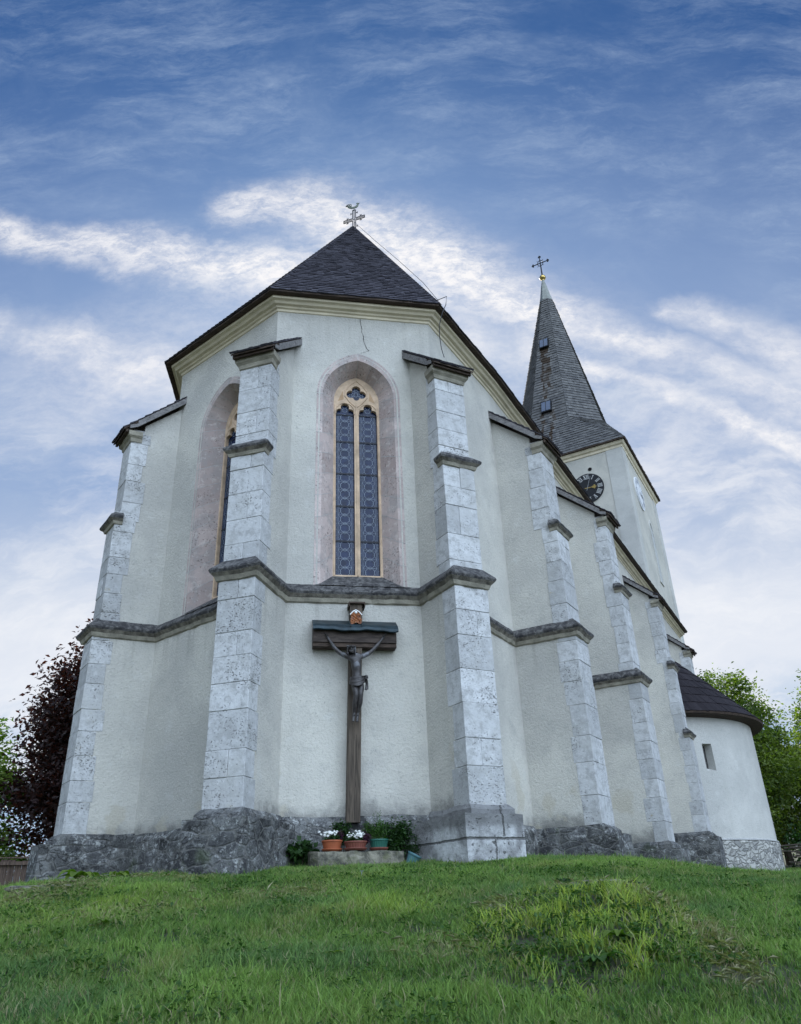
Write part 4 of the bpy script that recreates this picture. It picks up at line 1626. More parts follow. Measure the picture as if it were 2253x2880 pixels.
# roof hatches on the east facet
east_mid = None
best = max(range(8), key=lambda k: ((oct_[k] + oct_[(k + 1) % 8]) / 2 - V3(tc, Z1)).xy.normalized().dot(-uR))
o0, o1 = oct_[best], oct_[(best + 1) % 8]
ex_ = (o1 - o0).normalized()
es_ = (tip - (o0 + o1) / 2).normalized()
en_ = ex_.cross(es_).normalized()
for t_, w_ in ((.505, .56), (.085, .60)):
    c_ = lerp((o0 + o1) / 2, tip, t_) - ex_ * .12
    hm = MB()
    hm.cbox(c_ + en_ * .10, ex_ * (w_ + .12), es_ * (w_ * 1.35 + .12), en_ * .26, 0)
    hm.cbox(c_ + en_ * .24, ex_ * w_, es_ * w_ * 1.35, en_ * .03, 1)
    hm.cbox(c_ + en_ * .262, ex_ * .03, es_ * w_ * 1.35, en_ * .02, 0)
    o = hm.build('roof_hatch', [M['black_metal'], simple('hatch_glass', (0.05, 0.075, 0.13), .12, .1, 3, bstr=0, spec=.6)], tower)
    o.parent = spire
    o.location = (0, 0, 0)


# ---- clocks
def clock(f, cs, cz, rad, m_face, m_num, m_hour, m_min, hour_deg, min_deg, label):
    def q(s_, z_, d=.05):
        return f(cs + s_, cz + z_, -d)
    dm = MB()
    N = 56
    rim0 = [q(rad * math.cos(2 * math.pi * k / N), rad * math.sin(2 * math.pi * k / N), .0) for k in range(N)]
    rim1 = [q(rad * math.cos(2 * math.pi * k / N), rad * math.sin(2 * math.pi * k / N), .06) for k in range(N)]
    for k in range(N):
        dm.quad(rim0[k], rim0[(k + 1) % N], rim1[(k + 1) % N], rim1[k])
    dm.add(rim1, [tuple(range(N))])
    face = dm.build('clock_face', m_face, tower)
    face['label'] = label
    nms = [MB()]

    def stroke(c, ang, x0, z0, x1, z1, wd):
        """bar from (x0,z0) to (x1,z1) in a frame at c whose up is the outward direction"""
        up = (math.sin(ang), math.cos(ang))
        rt = (math.cos(ang), -math.sin(ang))
        def T(x, z):
            return (c[0] + rt[0] * x + up[0] * z, c[1] + rt[1] * x + up[1] * z)
        v = Vector((x1 - x0, z1 - z0)).normalized()
        n_ = (-v.y * wd / 2, v.x * wd / 2)
        pts = [T(x0 - n_[0], z0 - n_[1]), T(x1 - n_[0], z1 - n_[1]), T(x1 + n_[0], z1 + n_[1]), T(x0 + n_[0], z0 + n_[1])]
        nms[-1].add([q(a_, b_, .068) for a_, b_ in pts], [(0, 1, 2, 3)])
        nms[-1].add([q(a_, b_, .068) for a_, b_ in pts], [(3, 2, 1, 0)])

    H = rad * .135
    num = {1: 'I', 2: 'II', 3: 'III', 4: 'IIII', 5: 'V', 6: 'VI', 7: 'VII', 8: 'VIII', 9: 'IX', 10: 'X', 11: 'XI', 12: 'XII'}
    wid = {'I': .085, 'V': .17, 'X': .18}
    for h, txt in num.items():
        ang = R(30 * h)
        c = (math.sin(ang) * rad * .77, math.cos(ang) * rad * .77)
        tw = sum(wid[ch] for ch in txt) * rad
        x = -tw / 2
        nms.append(MB())
        for ch in txt:
            w = wid[ch] * rad
            if ch == 'I':
                stroke(c, ang, x + w / 2, -H, x + w / 2, H, .042 * rad)
            elif ch == 'V':
                stroke(c, ang, x + w * .12, H, x + w / 2, -H, .045 * rad)
                stroke(c, ang, x + w / 2, -H, x + w * .88, H, .022 * rad)
            else:
                stroke(c, ang, x + w * .1, H, x + w * .9, -H, .045 * rad)
                stroke(c, ang, x + w * .1, -H, x + w * .9, H, .022 * rad)
            for zz in (-H, H):
                stroke(c, ang, x + w * .05, zz, x + w * .95, zz, .016 * rad)
            x += w
    for nm in nms[1:]:
        o_ = nm.build('clock_numeral', m_num, tower)
        o_.parent = face
        o_.location = (0, 0, 0)
    for deg, ln, wd, mm, d, orn in ((hour_deg, .55, .05, m_hour, .10, True), (min_deg, .80, .022, m_min, .12, False)):
        hm = MB()
        a_ = R(deg)
        up = (math.sin(a_), math.cos(a_))
        rt = (math.cos(a_), -math.sin(a_))
        def T(x, z):
            return q((rt[0] * x + up[0] * z) * rad, (rt[1] * x + up[1] * z) * rad, d)
        hm.add([T(-wd / 2, -.18), T(-wd / 2 * .7, ln), T(wd / 2 * .7, ln), T(wd / 2, -.18)], [(0, 1, 2, 3), (3, 2, 1, 0)])
        if orn:
            for x_, z_, r_ in ((0, ln * .62, .075), (-.08, ln * .78, .06), (.08, ln * .78, .06)):
                ps = [T(x_ + r_ * math.cos(R(k)), z_ + r_ * math.sin(R(k))) for k in range(0, 360, 30)]
                hm.add(ps, [tuple(range(12)), tuple(reversed(range(12)))])
            hm.add([T(-.06, ln * .8), T(0, ln * 1.08), T(.06, ln * .8)], [(0, 1, 2), (2, 1, 0)])
        o_ = hm.build('clock_hand', mm, tower)
        o_.parent = face
        o_.location = (0, 0, 0)


def ray_on(f, o3, dirv):
    pass


clock(F_te, 6.52, 21.92, .96, M['black_metal'], M['white_paint'], M['gold'], M['pale_dial'], 92, 20, 'black clock face with white Roman numerals and gilded hands')
clock(F_ts, 2.98, 22.25, 1.08, M['pale_dial'], simple('faded_numeral', (0.40, .42, .45), .6, .1, 4, bstr=0), M['black_metal'], M['black_metal'], 92, 22, 'pale clock face with dark hands')
for s_, z_ in ((6.82, 23.15), (8.02, 23.15)):
    ph = MB()
    ph.lathe(F_te(s_, z_, .0), [(.11, -.002), (.12, .02), (.09, .03), (.08, -.0), (0.0, .004)], 12, 0, .5, axis=F_te(0, 0, -1) - F_te(0, 0, 0))
    ph.build('painted_putlog_hole', M['dark'], tower)  # raised dark disc: the shade inside the hole is painted
wn_ = MB()
pts = arch(4.75, .36, 17.0, 20.4, 21.0)
plate(wn_, arch(4.75, .50, 16.9, 20.4, 21.2), [pts], F_ts, -.06, .0)
wn_.add([F_ts(s_, z_, -.012) for s_, z_ in pts], [tuple(range(len(pts)))], 1)
wn_.build('belfry_window', [M['plaster_round'], simple('grey_louvre', (0.42, .43, .42), .8, .2, 6)], tower)

# ------------------------------------------------------------------ round chapel by the nave wall
RC = P2(9.17, 32.6)
RR = 4.45
chapel = thing('round_chapel', (RC.x, RC.y, .6), 'low round whitewashed chapel with dark conical shingle roof and rubble stone base', 'chapel')
NS = 72


def cyl(mb, r0, z0, r1, z1, mat=0, seg=NS):
    for k in range(seg):
        a0, a1 = 2 * math.pi * k / seg, 2 * math.pi * (k + 1) / seg
        c0, s0, c1, s1 = math.cos(a0), math.sin(a0), math.cos(a1), math.sin(a1)
        mb.quad((RC.x + r0 * c0, RC.y + r0 * s0, z0), (RC.x + r0 * c1, RC.y + r0 * s1, z0), (RC.x + r1 * c1, RC.y + r1 * s1, z1), (RC.x + r1 * c0, RC.y + r1 * s0, z1), mat)


# slit window: angle of its centre as seen from the chapel's middle
WA = R(-71.6)
dw = .20 / RR
cm_ = MB()
za, zb_ = 4.03, 4.95
for k in range(NS * 2):
    a0 = 2 * math.pi * k / (NS * 2)
    a1 = 2 * math.pi * (k + 1) / (NS * 2)
    am = (a0 + a1) / 2
    inside = abs((am - WA + math.pi) % (2 * math.pi) - math.pi) < dw
    spans = [(1.80, za), (zb_, 6.05)] if inside else [(1.80, za), (za, zb_), (zb_, 6.05)]
    for z0, z1 in spans:
        cm_.quad((RC.x + RR * math.cos(a0), RC.y + RR * math.sin(a0), z0), (RC.x + RR * math.cos(a1), RC.y + RR * math.sin(a1), z0),
                 (RC.x + RR * math.cos(a1), RC.y + RR * math.sin(a1), z1), (RC.x + RR * math.cos(a0), RC.y + RR * math.sin(a0), z1))
cw = cm_.build('wall', M['plaster_round'], chapel, smooth=True)
sw = MB()


def rp(ang, r, z):
    return Vector((RC.x + r * math.cos(ang), RC.y + r * math.sin(ang), z))


edge = math.ceil((WA - dw) / (math.pi / NS)) * (math.pi / NS)
ks = [2 * math.pi * k / (NS * 2) for k in range(-NS * 2, NS * 2)]
ins = [k for k in range(-NS * 2, NS * 2) if abs((2 * math.pi * (k + .5) / (NS * 2)) - WA) < dw]
aL, aR = 2 * math.pi * ins[0] / (NS * 2), 2 * math.pi * (ins[-1] + 1) / (NS * 2)
iL, iR = WA - .19 / RR, WA + .05 / RR
ri = RR - .30
sw.quad(rp(aL, RR, za), rp(iL, ri, za + .12), rp(iL, ri, zb_ - .03), rp(aL, RR, zb_))
sw.quad(rp(iR, ri, za + .12), rp(aR, RR, za), rp(aR, RR, zb_), rp(iR, ri, zb_ - .03))
sw.quad(rp(aL, RR, za), rp(aR, RR, za), rp(iR, ri, za + .12), rp(iL, ri, za + .12))
sw.quad(rp(iL, ri, zb_ - .03), rp(iR, ri, zb_ - .03), rp(aR, RR, zb_), rp(aL, RR, zb_))
sw.quad(rp(iL, ri, za + .12), rp(iR, ri, za + .12), rp(iR, ri, zb_ - .03), rp(iL, ri, zb_ - .03), 1)
sw.tube([rp(WA - .02 / RR, ri + .02, za + .12), rp(WA - .02 / RR, ri + .02, zb_ - .03)], .012, 5, 2)
sw.build('slit_window', [M['plaster_round'], M['dark'], M['wood_grey']], chapel)
cb_ = MB()
cyl(cb_, RR + .06, .3, RR + .05, 1.74, 0)
cyl(cb_, RR + .05, 1.74, RR + .02, 1.80, 0)
o = cb_.build('rubble_base', M['rubble'], chapel)
roughen(o, .22, .03, 2.2)
cr_ = MB()
cyl(cr_, RR + .055, 1.795, RR + .055, 1.83, 0)
cyl(cr_, RR + .055, 1.83, RR - .01, 1.86, 0)
cr_.build('wall_foot', M['joint'], chapel)
rf = MB()
ZA = 11.0
RE = RR + .48
NF = 40
for k in range(NF):
    a0, a1 = 2 * math.pi * k / NF, 2 * math.pi * (k + 1) / NF
    apx = Vector((RC.x, RC.y, ZA))
    midz = 8.05
    fr_ = .555
    e0, e1 = rp(a0, RE, 6.0), rp(a1, RE, 6.0)
    m0, m1 = rp(a0, RE * fr_, midz + .25), rp(a1, RE * fr_, midz + .25)
    shingles(rf, e0, e1, m0, m1, .46, .125, .03, jit=.12, seed=200 + k)
    shingles(rf, m0, m1, apx, apx, .46, .125, .03, jit=.12, seed=300 + k)
rfo = rf.build('roof', M['shingle_round'], chapel)
rs = MB()
cyl(rs, RR - .1, 5.86, RE - .03, 5.93, 0)
cyl(rs, RE - .03, 5.93, RE, 6.0, 0)
o = rs.build('eave_board', M['wood_dark'], chapel)
o.parent = rfo
o.location = (0, 0, 0)


# ------------------------------------------------------------------ terrain
def vnoise(x, y, seed=0):
    """smooth value noise for numpy arrays, 0..1"""
    xi, yi = np.floor(x).astype(np.int64), np.floor(y).astype(np.int64)
    xf, yf = x - xi, y - yi

    def h(i, j):
        n = (i * 374761393 + j * 668265263 + seed * 974634541) & 0x7fffffff
        n = ((n ^ (n >> 13)) * 1274126177) & 0x7fffffff
        return ((n ^ (n >> 16)) & 0xffff) / 65535.0
    u, v = xf * xf * (3 - 2 * xf), yf * yf * (3 - 2 * yf)
    return (h(xi, yi) * (1 - u) + h(xi + 1, yi) * u) * (1 - v) + (h(xi, yi + 1) * (1 - u) + h(xi + 1, yi + 1) * u) * v


def fbm(x, y, seed=0, octv=4):
    s_, a, t = 0, 1.0, 0
    for i in range(octv):
        s_ = s_ + vnoise(x * 2 ** i, y * 2 ** i, seed + i) * a
        t += a
        a *= .5
    return s_ / t


def ground_z(x, y):
    x = np.asarray(x, float)
    y = np.asarray(y, float)
    d = np.hypot(x, y)
    slope = -1.42 + .172 * y
    az = np.degrees(np.arctan2(x, np.maximum(y, .1)))
    rise = np.interp(az, [-40, -26, -24, -13, -6, 1, 7, 10.5, 14.3, 18, 20, 23, 24.5, 40], [.027, .0345, .0395, .0500, .0520, .0505, .0505, .0480, .0425, .0320, .0260, .0205, .0205, .018])
    plat = rise * np.clip(d, 10.0, 36) + .05 * np.maximum(0, d - 36) - .10 * np.maximum(0, -x - 7.5)
    plat = np.clip(plat, -2.5, 30)
    k = .28
    h = np.clip(.5 + .5 * (plat - slope) / k, 0, 1)
    z = plat * (1 - h) + slope * h - k * h * (1 - h)
    z = np.where(y < -4, np.maximum(z, -2.1), z)
    near = np.exp(-(d / 14.0) ** 2)
    z = z + near * ((fbm(x * .8, y * .8, 3) - .5) * .10 + (fbm(x * 2.6, y * 2.6, 9) - .5) * .05)
    # low grassy hump with a worn bank on its right, and a smaller one on the left
    bx = x - 2.02 + .10 * np.sin(y * 2.3)
    edge = 1 / (1 + np.exp(np.clip(bx / .075, -40, 40)))
    z = z + .17 * edge * np.exp(-(np.maximum(0, -bx - .3) / .9) ** 2) * np.exp(-((y - 7.2) / 1.5) ** 4)
    z = z + np.exp(-(((x - 1.4) / .8) ** 2 + ((y - 7.2) / 1.5) ** 2)) * (fbm(x * 4.5, y * 4.5, 15) - .5) * .20
    z = z + .07 * np.exp(-(((x + 4.0) / .8) ** 2 + ((y - 10.6) / .9) ** 2))
    return z


def axis_pts(lo, hi, fine, far):
    a = list(np.arange(lo, hi + 1e-6, fine))
    st, p = fine, hi
    while p < far:
        st *= 1.22
        p += st
        a.append(p)
    st, p = fine, lo
    b = []
    while p > -far:
        st *= 1.22
        p -= st
        b.append(p)
    return np.array(sorted(b) + a)


def build_ground():
    xs, ys = axis_pts(-9, 16, .16, 5000), axis_pts(2, 34, .16, 5000)
    X, Y = np.meshgrid(xs, ys)
    Z = ground_z(X, Y)
    nx, ny = len(xs), len(ys)
    v = np.stack([X.ravel(), Y.ravel(), Z.ravel()], 1)
    i = np.arange((ny - 1) * (nx - 1))
    r, c = i // (nx - 1), i % (nx - 1)
    q = np.stack([r * nx + c, r * nx + c + 1, (r + 1) * nx + c + 1, (r + 1) * nx + c], 1)
    me = bpy.data.meshes.new('ground')
    quads_to_mesh(me, v, q)
    me.materials.append(M['ground'])
    me.polygons.foreach_set('use_smooth', np.ones(len(q), bool))
    o = bpy.data.objects.new('ground', me)
    COL.objects.link(o)
    o['kind'] = 'structure'


def quads_to_mesh(me, v, q):
    k = q.shape[1]
    me.vertices.add(len(v))
    me.vertices.foreach_set('co', v.astype(np.float32).ravel())
    me.loops.add(q.size)
    me.loops.foreach_set('vertex_index', q.astype(np.int32).ravel())
    me.polygons.add(len(q))
    me.polygons.foreach_set('loop_start', (np.arange(len(q)) * k).astype(np.int32))
    me.update(calc_edges=True)


build_ground()

# far hills
hm_ = MB()
hx = []
for i in range(61):
    an = R(-75 + i * 2.5)
    hh = 120 + 110 * float(fbm(np.array([i * .13]), np.array([2.0]), 5)[0])
    d_ = 4300
    hx.append((Vector((math.sin(an) * d_ * .8, math.cos(an) * d_ * .8, 0)), Vector((math.sin(an) * d_, math.cos(an) * d_, hh)), Vector((math.sin(an) * d_ * 1.15, math.cos(an) * d_ * 1.15, 0))))
for p, q in zip(hx, hx[1:]):
    hm_.quad(p[0], q[0], q[1], p[1])
    hm_.quad(p[1], q[1], q[2], p[2])
o = hm_.build('hills', M['hills'])
o['kind'] = 'structure'

# ------------------------------------------------------------------ grass
CHURCH_POLY = None


def inside_church(x, y):
    """rough footprint test: points covered by walls and plinths"""
    res = np.zeros(len(x), bool)

    def poly(ps, grow=0):
        m = np.ones(len(x), bool)
        n = len(ps)
        for i in range(n):
            a_, b_ = ps[i], ps[(i + 1) % n]
            m &= ((b_.x - a_.x) * (y - a_.y) - (b_.y - a_.y) * (x - a_.x)) > -grow
        return m
    res |= poly([C0, C, A, B, BE, LE])
    for b in BUT.values():
        e = nrm2(b['Q'] - b['P'])
        a = b['a']
        o_, l_, r_ = b['pl']
        res |= poly([b['P'] - a * o_ - e * l_, b['Q'] - a * o_ + e * r_, b['Q'] + a * b['ln'] + e * r_, b['P'] + a * b['ln'] - e * l_])
    res |= np.hypot(x - RC.x, y - RC.y) < RR + .06
    return res


def dry_mask(x, y):
    """worn, straw-coloured places: along the right bank, on the left hump, scattered"""
    m = np.zeros_like(x)
    bank = [(1.55, 8.9), (1.95, 8.5), (2.05, 7.6), (2.15, 6.6), (2.02, 5.6)]
    for (x0, y0), (x1, y1) in zip(bank, bank[1:]):
        dx, dy = x1 - x0, y1 - y0
        t_ = np.clip(((x - x0) * dx + (y - y0) * dy) / (dx * dx + dy * dy), 0, 1)
        dd = np.hypot(x - x0 - t_ * dx, y - y0 - t_ * dy)
        m = np.maximum(m, np.exp(-(dd / .17) ** 2))
    for cx, cy, rx, ry, k in ((-4.35, 10.1, .5, .7, .9), (-3.7, 11.3, .9, .35, .55), (.75, 7.9, .16, .3, .8), (-1.6, 9.3, .8, .4, .35), (.2, 6.6, .35, .35, .45), (-2.9, 8.6, .6, .5, .4)):
        m = np.maximum(m, k * np.exp(-(((x - cx) / rx) ** 2 + ((y - cy) / ry) ** 2)))
    return np.clip(m * (.45 + .9 * fbm(x * 3, y * 3, 21)), 0, 1)


def patch_mask(x, y):
    """the rough weedy patch on the right-hand hump"""
    e = ((x - 1.36 - .12 * (y - 7.2)) / .90) ** 2 + ((y - 7.1) / 1.75) ** 2
    return np.clip(1.25 - e + (fbm(x * 2.2, y * 2.2, 81, 3) - .5) * 1.3, 0, 1)


def lush_mask(x, y):
    m = patch_mask(x, y) * .9
    m = np.maximum(m, .45 * np.exp(-(((x + 3.3) / .8) ** 2 + ((y - 9.0) / 1.0) ** 2)))
    m = np.maximum(m, .45 * np.exp(-(((x + .2) / .5) ** 2 + ((y - 8.4) / .6) ** 2)))
    return m


def build_grass():
    rg = np.random.default_rng(5)
    xs, ys = [], []
    # density falls with distance so that it stays even in the picture
    for y0, y1, per in ((3.6, 6, 5200), (6, 9, 4300), (9, 12.9, 3400), (12.9, 17, 1300), (17, 24, 520), (24, 44, 160)):
        xl, xr = -.53 * y1 - 3.5, .50 * y1 + 4.0
        n = int((xr - xl) * (y1 - y0) * per)
        x = rg.uniform(xl, xr, n)
        y = rg.uniform(y0, y1, n)
        core = (x > -.53 * y - .3) & (x < .50 * y + .3)
        ok = core | (rg.random(n) < .42)
        if y0 >= 12.9:
            ok &= (x > 1.2) | (x < -5.3)
        xs.append(x[ok])
        ys.append(y[ok])
    x, y = np.concatenate(xs), np.concatenate(ys)
    # pull blades together into tufts
    tx = (fbm(x * 6, y * 6, 31, 2) - .5)
    ty = (fbm(x * 6, y * 6, 37, 2) - .5)
    x = x + tx * .10
    y = y + ty * .10
    dry = dry_mask(x, y)
    pm_ = patch_mask(x, y)
    holes = np.clip((.57 - fbm(x * 3.4, y * 3.4, 91, 3)) * 10, 0, 1)
    thin = np.maximum(dry * .80, np.clip(pm_ * 1.6, 0, 1) * (.42 + .50 * holes))
    thin = np.maximum(thin, .75 * np.clip((.36 - fbm(x * 1.4, y * 1.4, 95, 4)) * 9, 0, 1))
    keep = ~inside_church(x, y) & (rg.random(len(x)) > thin)
    x, y, dry = x[keep], y[keep], dry[keep]
    n = len(x)
    z = ground_z(x, y)
    d = np.hypot(x, y)
    lush = lush_mask(x, y) * np.clip(.35 + 1.6 * (fbm(x * 4.2, y * 4.2, 55, 2) - .25), .15, 1.15)
    clump = fbm(x * 1.3, y * 1.3, 41, 3)
    tall = np.clip((fbm(x * 2.2, y * 2.2, 47, 3) - .52) * 6, 0, 1)
    calm = 1 - .45 * np.clip((d - 8.5) / 3.5, 0, 1)
    hgt = (.028 + .030 * rg.random(n) + .045 * clump * rg.random(n) + (.060 * tall * rg.random(n)) * calm + .085 * lush * rg.random(n) * calm)
    hgt *= np.where(rg.random(n) < .03, 1.7, 1.0)
    wdt = .0014 + .00026 * d + .0020 * rg.random(n) ** 2 + .0055 * lush * rg.random(n) ** 1.5
    an = rg.uniform(0, 2 * np.pi, n) + (fbm(x * 1.1, y * 1.1, 53, 2) - .5) * 3
    lean = hgt * rg.uniform(.15, 1.05, n)
    dx, dy = np.cos(an), np.sin(an)
    fa = rg.uniform(0, 2 * np.pi, n)
    wx, wy = np.cos(fa) * wdt, np.sin(fa) * wdt
    v = np.zeros((n, 5, 3), np.float32)
    v[:, 0] = np.stack([x - wx, y - wy, z - .01], 1)
    v[:, 1] = np.stack([x + wx, y + wy, z - .01], 1)
    v[:, 2] = np.stack([x + wx * .8 + dx * lean * .35, y + wy * .8 + dy * lean * .35, z + hgt * .58], 1)
    v[:, 3] = np.stack([x - wx * .8 + dx * lean * .35, y - wy * .8 + dy * lean * .35, z + hgt * .58], 1)
    v[:, 4] = np.stack([x + dx * lean, y + dy * lean, z + hgt * .98], 1)
    base = (np.arange(n) * 5)[:, None]
    tri = np.concatenate([base + np.array([0, 1, 2]), base + np.array([0, 2, 3]), base + np.array([3, 2, 4])], 0)
    me = bpy.data.meshes.new('grass')
    quads_to_mesh(me, v.reshape(-1, 3), tri)
    # colour per blade
    g0, g1 = np.array([.072, .145, .040]), np.array([.23, .36, .085])
    u = np.clip(.05 + .8 * rg.random(n) + 1.0 * (clump - .5), 0, 1)[:, None]
    col = g0 * (1 - u) + g1 * u
    blue = np.clip((fbm(x * .9, y * .9, 61, 3) - .45) * 3, 0, 1)[:, None] * .5
    col = col * (1 - blue) + np.array([.080, .165, .080]) * blue
    lime = np.clip(lush * rg.random(n) * 1.4, 0, 1)[:, None]
    col = col * (1 - lime) + np.array([.36, .45, .07]) * lime
    yl = np.clip((fbm(x * 1.7, y * 1.7, 67, 3) - .55) * 4, 0, 1)[:, None] * (rg.random(n) < .5)[:, None] * .6
    col = col * (1 - yl) + np.array([.28, .28, .10]) * yl
    fade = np.clip((fbm(x * 2.7, y * 2.7, 99, 3) - .50) * 5, 0, 1)
    st = ((rg.random(n) < (.05 + .12 * fade + .75 * dry)) * rg.uniform(.5, 1, n))[:, None]
    col = col * (1 - st) + np.array([.34, .30, .19]) * st
    c4 = np.ones((n, 5, 4), np.float32)
    c4[:, :, :3] = col[:, None, :]
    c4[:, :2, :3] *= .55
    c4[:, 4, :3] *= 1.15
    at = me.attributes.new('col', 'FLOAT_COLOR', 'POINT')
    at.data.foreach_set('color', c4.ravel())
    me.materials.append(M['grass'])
    o = bpy.data.objects.new('grass', me)
    COL.objects.link(o)
    o['kind'] = 'stuff'
    o['label'] = 'uneven green lawn with dry patches sloping up to the church'
    return n


N_BLADES = build_grass()


# ------------------------------------------------------------------ leaves and plants
def leaf_mesh(name, pts, size, mat, parent=None, tn=None, up=.35, ratio=.5, seed=1, dirs=None, fold=.12):
    """one mesh of many separate leaves; pts (n,3), size scalar or (n,)"""
    rg = np.random.default_rng(seed)
    pts = np.asarray(pts, float)
    n = len(pts)
    size = np.broadcast_to(size, (n,)) * rg.uniform(.7, 1.3, n)
    if dirs is None:
        d = rg.normal(size=(n, 3))
        d[:, 2] = d[:, 2] * .6 - .15
    else:
        d = np.asarray(dirs, float) + rg.normal(size=(n, 3)) * .25
    d /= np.linalg.norm(d, axis=1)[:, None] + 1e-9
    nn = rg.normal(size=(n, 3)) * .8
    nn[:, 2] += up * 3
    s_ = np.cross(d, nn)
    s_ /= np.linalg.norm(s_, axis=1)[:, None] + 1e-9
    nr = np.cross(s_, d)
    L = size[:, None]
    v = np.zeros((n, 4, 3))
    v[:, 0] = pts
    v[:, 1] = pts + d * L * .45 + s_ * L * ratio * .5 + nr * L * fold
    v[:, 2] = pts + d * L
    v[:, 3] = pts + d * L * .45 - s_ * L * ratio * .5 + nr * L * fold
    b = (np.arange(n) * 4)[:, None]
    tri = np.stack([b + np.array([0, 1, 2]), b + np.array([0, 2, 3])], 1).reshape(-1, 3)
    me = bpy.data.meshes.new(name)
    quads_to_mesh(me, v.reshape(-1, 3), tri)
    tn = rg.beta(2, 2, n) if tn is None else np.clip(tn + rg.normal(0, .15, n), 0, 1)
    at = me.attributes.new('tone', 'FLOAT', 'FACE')
    at.data.foreach_set('value', np.repeat(tn, 2).astype(np.float32))
    me.materials.append(mat)
    o = bpy.data.objects.new(name, me)
    COL.objects.link(o)
    attach(o, parent)
    return o


def tree(name, loc, blobs, leaf, size, n_clump, per, label, cat='tree', group=None, seed=1, trunk_r=.16, spread=.45, fork=.35):
    """blobs: (dx,dy,z,rx,ry,rz) ellipsoids of the crown relative to the foot"""
    rg = np.random.default_rng(seed)
    x0, y0 = loc
    z0 = float(ground_z(np.array([x0]), np.array([y0]))[0])
    t = thing(name, (x0, y0, z0), label, cat, group)
    vol = np.array([b[3] * b[4] * b[5] for b in blobs])
    k = rg.choice(len(blobs), n_clump, p=vol / vol.sum())
    cl = np.zeros((n_clump, 3))
    for i, j in enumerate(k):
        b = blobs[j]
        q = rg.normal(size=3)
        q /= np.linalg.norm(q)
        r = rg.uniform(.25, 1.0) ** .42
        cl[i] = [x0 + b[0] + q[0] * b[3] * r, y0 + b[1] + q[1] * b[4] * r, z0 + b[2] + q[2] * b[5] * r]
    # trunk and limbs
    tm_ = MB()
    top = max(b[2] + b[5] * .5 for b in blobs)
    spine = [Vector((x0, y0, z0 - .2))]
    m = 7
    for i in range(1, m + 1):
        f = i / m
        j = rg.normal(0, .12, 2) * f
        cx = sum(b[0] for b in blobs) / len(blobs) * f
        cy = sum(b[1] for b in blobs) / len(blobs) * f
        spine.append(Vector((x0 + cx + j[0], y0 + cy + j[1], z0 + top * f)))
    tm_.tube(spine, [trunk_r * (1.25 if i == 0 else 1 - .82 * i / m) for i in range(m + 1)], 8)
    for c_ in cl[rg.choice(n_clump, min(n_clump, 46), replace=False)]:
        c_ = Vector(c_)
        zz = z0 + max(.3, (c_.z - z0) * rg.uniform(.35, .75))
        f = min(.98, (zz - z0) / top)
        i = min(m - 1, int(f * m))
        p = spine[i].lerp(spine[i + 1], f * m - i)
        mid = p.lerp(c_, .5) + Vector((0, 0, .12 * (c_ - p).length))
        r0 = trunk_r * (1 - .8 * f) * fork
        tm_.tube([p, mid, c_], [r0, r0 * .6, .012], 5)
    tm_.build('trunk', M['bark'], t)
    pts = np.repeat(cl, per, 0) + rg.normal(size=(n_clump * per, 3)) * np.array([spread, spread, spread * .62])
    ctn = np.repeat(rg.uniform(.15, .85, n_clump), per)
    leaf_mesh('crown', pts, size, leaf, t, ctn, seed=seed + 3)
    return t


tree('maple_tree', (-14.9, 26.6), [(0, 0, 3.0, 2.1, 2.2, 2.3), (.1, 0, 4.8, 1.3, 1.3, 1.5), (.4, -.2, 1.6, 2.0, 1.9, 1.3)], M['leaf_maple'], .18, 250, 60,
     'green maple with yellowing leaves at the left edge beside the copper beech', seed=3, spread=.28)
tree('copper_beech', (-9.6, 28.6), [(0, 0, 4.8, 3.6, 3.4, 4.6), (.9, 0, 7.4, 2.5, 2.5, 2.9), (-.9, -.5, 2.4, 3.4, 3.0, 2.2), (1.9, 0, 9.3, 1.3, 1.3, 1.6), (-1.6, 0, 5.6, 2.2, 2, 2.4)], M['leaf_beech'], .19, 900, 120,
     'copper beech with dark purple leaves behind the left corner buttress', seed=5, trunk_r=.25, spread=.44)
tree('ash_tree', (18.6, 46.0), [(0, 0, 5.2, 3.0, 3.0, 3.7), (-.2, 0, 8.4, 2.1, 2.0, 2.4), (1.1, 0, 6.9, 1.7, 1.7, 1.9)], M['leaf_tree'], .21, 400, 85,
     'leafy ash rising just behind the round chapel roof, lit on top', seed=8, trunk_r=.22, spread=.38, group='trees right of the chapel')
tree('ash_tree', (24.6, 46.4), [(.2, 0, 5.2, 2.8, 2.7, 3.4), (.5, 0, 8.3, 1.8, 1.7, 2.3), (-.6, 0, 6.5, 1.5, 1.5, 1.7)], M['leaf_tree'], .21, 330, 85,
     'tall loose ash tree at the right edge, its top against the sky', seed=9, trunk_r=.22, spread=.40, group='trees right of the chapel')
tree('ash_tree', (22.4, 51.0), [(0, 0, 3.6, 3.2, 3.0, 2.9), (-.4, 0, 5.6, 2.2, 2.4, 2.1)], M['leaf_tree'], .21, 300, 85,
     'lower ash filling the gap between the two taller trees beside the chapel', seed=10, trunk_r=.22, spread=.40, group='trees right of the chapel')
tree('hedge_bush', (20.4, 42.4), [(0, 0, .9, 1.5, 1.2, 1.2), (1.6, .4, .8, 1.4, 1.2, 1.1)], M['leaf_dark'], .2, 130, 40,
     'dark low bush under the trees right of the chapel', 'bush', seed=12, trunk_r=.05, spread=.3)
tree('hedge_bush', (23.4, 44.0), [(0, 0, 1.0, 1.8, 1.2, 1.5), (1.6, .4, 1.2, 1.4, 1.2, 1.5)], M['leaf_dark'], .2, 150, 40,
     'dark bush at the right edge of the meadow under the ash', 'bush', seed=13, trunk_r=.05, spread=.3)

